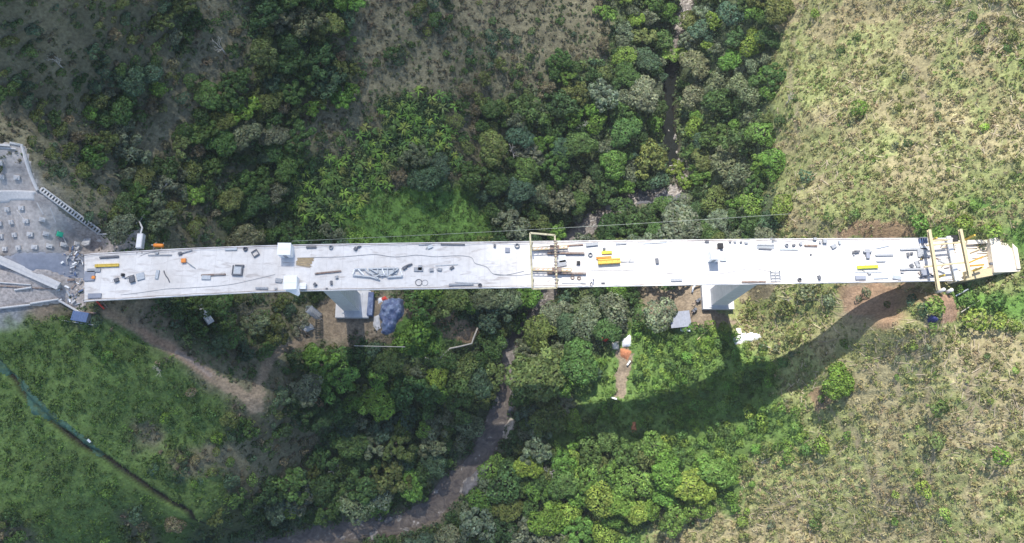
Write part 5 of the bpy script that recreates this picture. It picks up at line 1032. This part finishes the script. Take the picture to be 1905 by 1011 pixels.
b = MB(); zz = [(792, 667), (813, 673), (826, 662), (838, 650), (858, 646), (878, 641), (883, 626), (889, 612)]; b.tube([GP(*q, 1.8) for q in zz], .28, 7); single(b, 'zigzag_pipe', M['deadwood'], 'pale zigzag pipe in the thicket right of the left footing', 'pipe', None, True)
b = MB(); b.tube([GP(664, 648, 5), GP(710, 649, 5), GP(757, 650, 5)], .12, 6); single(b, 'thin_pole', M['deadwood'], 'thin pale horizontal pole below the left footing', 'pole')
# ------------------------------------------------------------------ right footing yard
t = thing('lean_to_roof', tuple(GP(1262, 597)), 'bluish sheet roof of a site shelter left below the right footing', 'shelter', None, .1)
b = MB(); b.box((0, 0, 2.6), (6.6, 5.2, .1))
for k in range(9): b.box((-3.0 + .75 * k, 0, 2.68), (.12, 5.2, .06))
b.build('roof', M['slate'], t)
for x in (-3, 3):
    for y in (-2.3, 2.3): b = MB(); b.bar((x, y, -.5), (x, y, 2.55), .14); b.build('post', M['wood'], t)
for k, (x0, y0, x1, y1, mt, wd, ht, lab) in enumerate([(1265, 614, 1284, 615, 'white', 1.0, .25, 'white plank just below the bluish shelter roof'), (1284, 605, 1304, 605, 'wood', .5, .5, 'timber beam right of the bluish shelter roof'), (1296, 633, 1328, 604, 'tan', .22, .22, 'thin yellowish pole slanting below the right footing'),
        (1172, 672, 1166, 680, 'white', .5, .3, 'small white plank on the earth path'), (1135, 740, 1147, 743, 'white', .5, .2, 'pale plank at the foot of the earth path'), (1372, 612, 1374, 622, 'palewood', 1.6, .4, 'pale wooden pallet at the top of the white sheet heap'),
        (1775, 552, 1798, 539, 'steel', .3, .2, 'pale greenish bar on the slope right of the round columns'), (1785, 582, 1822, 558, 'deadwood', .2, .2, 'thin long pole on the slope below the abutment'), (1410, 640, 1432, 648, 'deadwood', .15, .15, 'thin stick right of the white sheet heap')]):
    b = MB(); b.bar(GP(x0, y0, .7), GP(x1, y1, .7), wd, ht); single(b, 'plank', M[mt], lab, 'plank', 'planks and poles on the slopes')
b = MB(); b.tube([GP(1287, 545, .6), GP(1288, 536, 1.2), GP(1294, 531, 1.4), GP(1303, 530, 1.0)], .3, 8); single(b, 'white_hose', M['white'], 'thick white bent hose left of the right footing', 'hose', None, True)
for px, py, lab, rz in ((1291, 578, 'lower dark machine in the yard left of the right footing', .8), (1298, 560, 'upper dark machine in the yard left of the right footing', .6)):
    g = GP(px, py); t = thing('site_machine', tuple(g), lab, 'machine', 'machines in the right footing yard', rz)
    b = MB(); b.box((0, 0, .8), (1.6, .9, .9)); b.box((.3, 0, 1.4), (.7, .7, .4)); b.build('body', M['dark'], t); b = MB(); b.tube([(-.8, 0, 1), (-1.8, 0, 1.6), (-2.4, .2, .4)], .12, 6); b.build('boom', M['rust'], t)
    for x in (-.5, .5): b = MB(); b.tube([(x, -.55, .3), (x, .55, .3)], .3, 10); b.build('wheel', M['black'], t)
drape('white_sheet', [(1362, 628), (1378, 622), (1395, 618), (1412, 622), (1416, 630), (1398, 636), (1382, 640), (1366, 642)], M['white'], .4, .3, 1.2, 2.0, label='crumpled white sheet heap beside the pier shadow', cat='sheet')
drape('red_sheet', [(1113, 629), (1122, 626), (1134, 627), (1130, 634), (1116, 637)], M['red'], 3.2, .3, .6, 1.5, label='bright red sheet among the trees left of the earth path', cat='sheet')
drape('white_sheet', [(1157, 634), (1170, 623), (1176, 630), (1172, 645), (1160, 645)], M['white'], .8, .3, .8, 1.5, label='white sheet at the top of the earth path', cat='sheet')
drape('tan_sheet', [(1139, 636), (1150, 634), (1151, 650), (1138, 650)], M['palewood'], .8, .3, .3, 1.5, label='pale tan sheet left of the earth path top', cat='sheet')
drape('orange_soil_heap', [(1154, 648), (1168, 650), (1176, 658), (1168, 672), (1157, 664)], M['soilpile'], .3, .35, 1.0, 2.0, label='orange soil heap at the top of the earth path', kind='stuff')
drape('orange_soil_heap', [(1174, 786), (1180, 788), (1183, 806), (1177, 806)], M['soilpile'], 1.2, .3, .5, 2.0, label='small orange soil streak in the lower wood', kind='stuff')
drape('blue_tarpaulin', [(1723, 588), (1731, 584), (1740, 590), (1742, 598), (1732, 603), (1725, 597)], mat('dark_blue_sheet', (.03, .035, .13), .6), .5, .3, 1.3, 1.2, label='small dark blue cover on the slope below the right deck end', cat='tarpaulin')
# ------------------------------------------------------------------ river stones
rr = random.Random(8)
for a0, a1, n, where in ((6, 8, 10, 'in the deep gorge'), (8, 13, 22, 'at the stony river bend above the bridge'), (15, 19, 26, 'in the river rapids below the hoop'), (19, 23, 18, 'in the lower river elbow'), (23, 26, 34, 'along the bottom river reach')):
    for k, u in enumerate(sorted(rr.uniform(a0, a1) for _ in range(n))):
        i = int(u); br = rr.uniform(.5, 2.1); bsz = 'small' if br < .95 else 'mid-sized' if br < 1.5 else 'large'; btn = 'grey'; r0, r1 = RIV[i], RIV[i + 1]; f = u - i; hw = r0[2] + (r1[2] - r0[2]) * f; dx, dy = r1[0] - r0[0], r1[1] - r0[1]; L_ = math.hypot(dx, dy); o = rr.choice([-1, 1]) * rr.uniform(.35, 1.1) * hw
        px, py = r0[0] + dx * f - dy / L_ * o, r0[1] + dy * f + dx / L_ * o
        if not (0 < px < 1905 and 0 < py < 1011) or 440 < py < 540: continue
        boulder(px, py, br, f'{bsz} {btn} boulder {where}, {WORDS[k % 15]} ' + ('downstream' if k < 15 else 'of the lower group' if k < 30 else 'of the last group'), grp=f'boulders {where}')
drape('gravel_bank', [(1155, 378), (1180, 352), (1215, 344), (1262, 356), (1285, 368), (1255, 376), (1205, 380)], mat('river_gravel', (.11, .11, .12), .9, .35, 1.8, .6, 3), .9, .4, .8, 3, label='bluish grey gravel bank at the river bend', kind='structure')
drape('rock_ledge', [(928, 655), (950, 640), (962, 650), (958, 690), (966, 715), (956, 740), (944, 735), (950, 700), (938, 690), (930, 680)], mat('ledge_rock', (.27, .24, .22), .9, .35, 1.0, .8, 2), .8, .35, 1.4, 3, label='grey brown rock ledge narrowing the river', kind='structure')
drape('rock_ledge', [(948, 775), (958, 790), (950, 812), (944, 830), (934, 812), (922, 806), (932, 792)], mat('foam_rock', (.42, .37, .31), .9, .35, 1.0, .8, 2), .6, .35, 1.0, 3, label='pale sunlit rock beside the lower rapids', kind='structure')
drape('rock_ledge', [(862, 888), (905, 860), (916, 868), (900, 900), (870, 925), (858, 915)], mat('flat_rock', (.15, .145, .15), .9, .35, 1.0, .8, 2), .9, .35, 1.0, 3, label='flat dark rock shelf in the lower river elbow', kind='structure')
# ------------------------------------------------------------------ cable over the valley
pa, pb = P(545, 451, 1.0), GP(1466, 402, 2.0); b = MB(); b.tube([pa + (pb - pa) * u + np.array([0, 0, -6 * 4 * u * (1 - u) * .25]) for u in np.linspace(0, 1, 30)], .05, 5); single(b, 'overhead_cable', M['cable'], 'thin cable strung along the upper side of the bridge to the right hillside', 'cable')
# ------------------------------------------------------------------ workers
def person_mesh(bend=0.0, arms=0.0):
    def rot(p, a, c): y, z = p[1] - c[1], p[2] - c[2]; return (p[0], c[1] + y * math.cos(a) + z * math.sin(a), c[2] - y * math.sin(a) + z * math.cos(a))
    hip = (0, 0, .95); up = lambda x, y, z: rot((x, y, z), bend, hip)
    V = [hip, up(0, .01, 1.2), up(0, 0, 1.42), up(0, .01, 1.52), up(0, .03, 1.62), up(0, .02, 1.74)]; Rr = [(.15, .11), (.14, .10), (.16, .10), (.06, .06), (.09, .10), (.07, .08)]; E = [(0, 1), (1, 2), (2, 3), (3, 4), (4, 5)]
    for s in (-1, 1):
        b0 = len(V); V += [(s * .10, 0, .88), (s * .12, .04, .50), (s * .13, -.02, .09), (s * .14, .13, .04)]; Rr += [(.09, .09), (.06, .065), (.04, .045), (.045, .03)]; E += [(0, b0), (b0, b0 + 1), (b0 + 1, b0 + 2), (b0 + 2, b0 + 3)]
        b1 = len(V); V += [up(s * .20, 0, 1.40), up(s * .27, .05 + arms * .15, 1.13), up(s * .25, .16 + arms * .3, .90 + arms * .2), up(s * .24, .20 + arms * .36, .82 + arms * .22)]; Rr += [(.06, .06), (.042, .045), (.032, .032), (.04, .02)]; E += [(2, b1), (b1, b1 + 1), (b1 + 1, b1 + 2), (b1 + 2, b1 + 3)]
        for f in range(4): V.append(up(s * (.24 - .02 + .013 * f), .25 + arms * .36, .755 + arms * .22 + .006 * (f % 2))); Rr.append((.009, .009)); E.append((b1 + 3, len(V) - 1))
        V.append(up(s * .20, .24 + arms * .36, .81 + arms * .22)); Rr.append((.011, .011)); E.append((b1 + 2, len(V) - 1))
    me = bpy.data.meshes.new('body'); me.from_pydata(V, E, []); o = bpy.data.objects.new('tmp', me); COL.objects.link(o); md = o.modifiers.new('s', 'SKIN')
    for i, sv in enumerate(me.skin_vertices[0].data): sv.radius = Rr[i]; sv.use_root = (i == 0)
    o.modifiers.new('u', 'SUBSURF').levels = 1; dg = bpy.context.evaluated_depsgraph_get(); out = bpy.data.meshes.new_from_object(o.evaluated_get(dg)); bpy.data.objects.remove(o); out.name = 'body'
    head = up(0, .03, 1.66)
    for m_ in (M['shirt'], M['skin'], M['dark']): out.materials.append(m_)
    for p in out.polygons:
        c = p.center; p.use_smooth = True
        p.material_index = 1 if (c - Vector(head)).length < .17 else (2 if c.z < .93 else 0)
    return out, head
for px, py, z, bend, arms, rz, vest, lab in [(1104, 522, 0, .9, .8, 2.2, 'shirt', 'worker in dark navy bending by the lower kerb right of the hoop, upper one'), (1098, 529, 0, .5, .5, -1, 'shirt', 'worker in dark navy at the lower kerb right of the hoop, lower one'),
        (1708, 487, 0, .3, .5, .4, 'vest', 'worker standing above the long grey beam near the right end'), (1724, 482, 0, .1, .2, 2, 'shirt', 'worker under the first yellow traveller beam'), (1712, 513, 0, .6, .7, 1.1, 'shirt', 'worker stooping low at the right deck end')]:
    me, hd = person_mesh(bend, arms); t = thing('person', tuple(P(px, py, Z)), lab, 'person', 'workers on the deck', rz); bd = link('body', me, None, t)
    b = MB(); h = np.array(hd); b.tube([h + [0, 0, .04], h + [0, 0, .09], h + [0, 0, .15], h + [0, 0, .18]], [.15, .13, .10, .03], 12); b.build('helmet', M['white' if vest == 'shirt' else 'yellow'], t, True)
# ------------------------------------------------------------------ thin cloud passing over the left half (its edge lies over the middle of the bridge)
cm = bpy.data.materials.new('thin_cloud'); cm.use_nodes = True; t = cm.node_tree; N = t.nodes; L = t.links; N.remove(N['Principled BSDF'])
g = N.new('ShaderNodeNewGeometry'); sx = N.new('ShaderNodeSeparateXYZ'); L.new(g.outputs['Position'], sx.inputs[0]); nz = N.new('ShaderNodeTexNoise'); nz.inputs['Scale'].default_value = .012; nz.inputs['Detail'].default_value = 3; L.new(g.outputs['Position'], nz.inputs['Vector'])
ad = N.new('ShaderNodeMath'); ad.operation = 'MULTIPLY_ADD'; ad.inputs[1].default_value = 110; L.new(nz.outputs[0], ad.inputs[0]); L.new(sx.outputs[0], ad.inputs[2])
CLOUD_H = 520.0; off = SUN / SUN[2] * CLOUD_H
mr = N.new('ShaderNodeMapRange'); mr.interpolation_type = 'SMOOTHSTEP'; mr.inputs[1].default_value = 46 + off[0] + 55; mr.inputs[2].default_value = -18 + off[0] + 55; mr.inputs[3].default_value = 0.0; mr.inputs[4].default_value = .42; L.new(ad.outputs[0], mr.inputs[0])
tb = N.new('ShaderNodeBsdfTransparent'); tr = N.new('ShaderNodeBsdfTranslucent'); tr.inputs[0].default_value = (.97, .97, .98, 1); mx = N.new('ShaderNodeMixShader'); L.new(mr.outputs[0], mx.inputs[0]); L.new(tb.outputs[0], mx.inputs[1]); L.new(tr.outputs[0], mx.inputs[2]); L.new(mx.outputs[0], N['Material Output'].inputs[0])
cx_, cy_ = off[0] - 190, off[1] + 50; X, Y = np.meshgrid(np.linspace(-1, 1, 30), np.linspace(-1, 1, 30)); rad = np.sqrt(np.maximum(0, 1 - np.maximum(abs(X), abs(Y)) ** 4)); nn = fbm(X * 300, Y * 300, 90, 5, 3)
up_ = np.stack([cx_ + X * 330, cy_ + Y * 330, CLOUD_H + rad * (25 + 14 * nn)], -1); dn = np.stack([cx_ + X * 330, cy_ + Y * 330, CLOUD_H - rad * (14 + 8 * nn)], -1); I = np.arange(900).reshape(30, 30)
q = np.stack([I[:-1, :-1], I[:-1, 1:], I[1:, 1:], I[1:, :-1]], -1).reshape(-1, 4)
link('cloud', fast_mesh('cloud', np.concatenate([up_.reshape(-1, 3), dn.reshape(-1, 3)]), np.concatenate([q, q[:, ::-1] + 900]), smooth=True), cm, kind='structure', label='thin cloud high over the left hillside')

# ------------------------------------------------------------------ thin valley haze
b = MB(); b.box((0, 40, 72.5), (3600, 3600, 245 + 50)); hz = b.build('haze', None, kind='stuff', label='thin pale haze filling the valley', cat='haze')
hm = bpy.data.materials.new('haze'); hm.use_nodes = True; t = hm.node_tree; t.nodes.remove(t.nodes['Principled BSDF']); pv = t.nodes.new('ShaderNodeVolumePrincipled'); pv.inputs['Color'].default_value = (.92, .95, 1, 1); pv.inputs['Density'].default_value = .00009
t.links.new(pv.outputs[0], t.nodes['Material Output'].inputs['Volume']); hz.data.materials.append(hm)
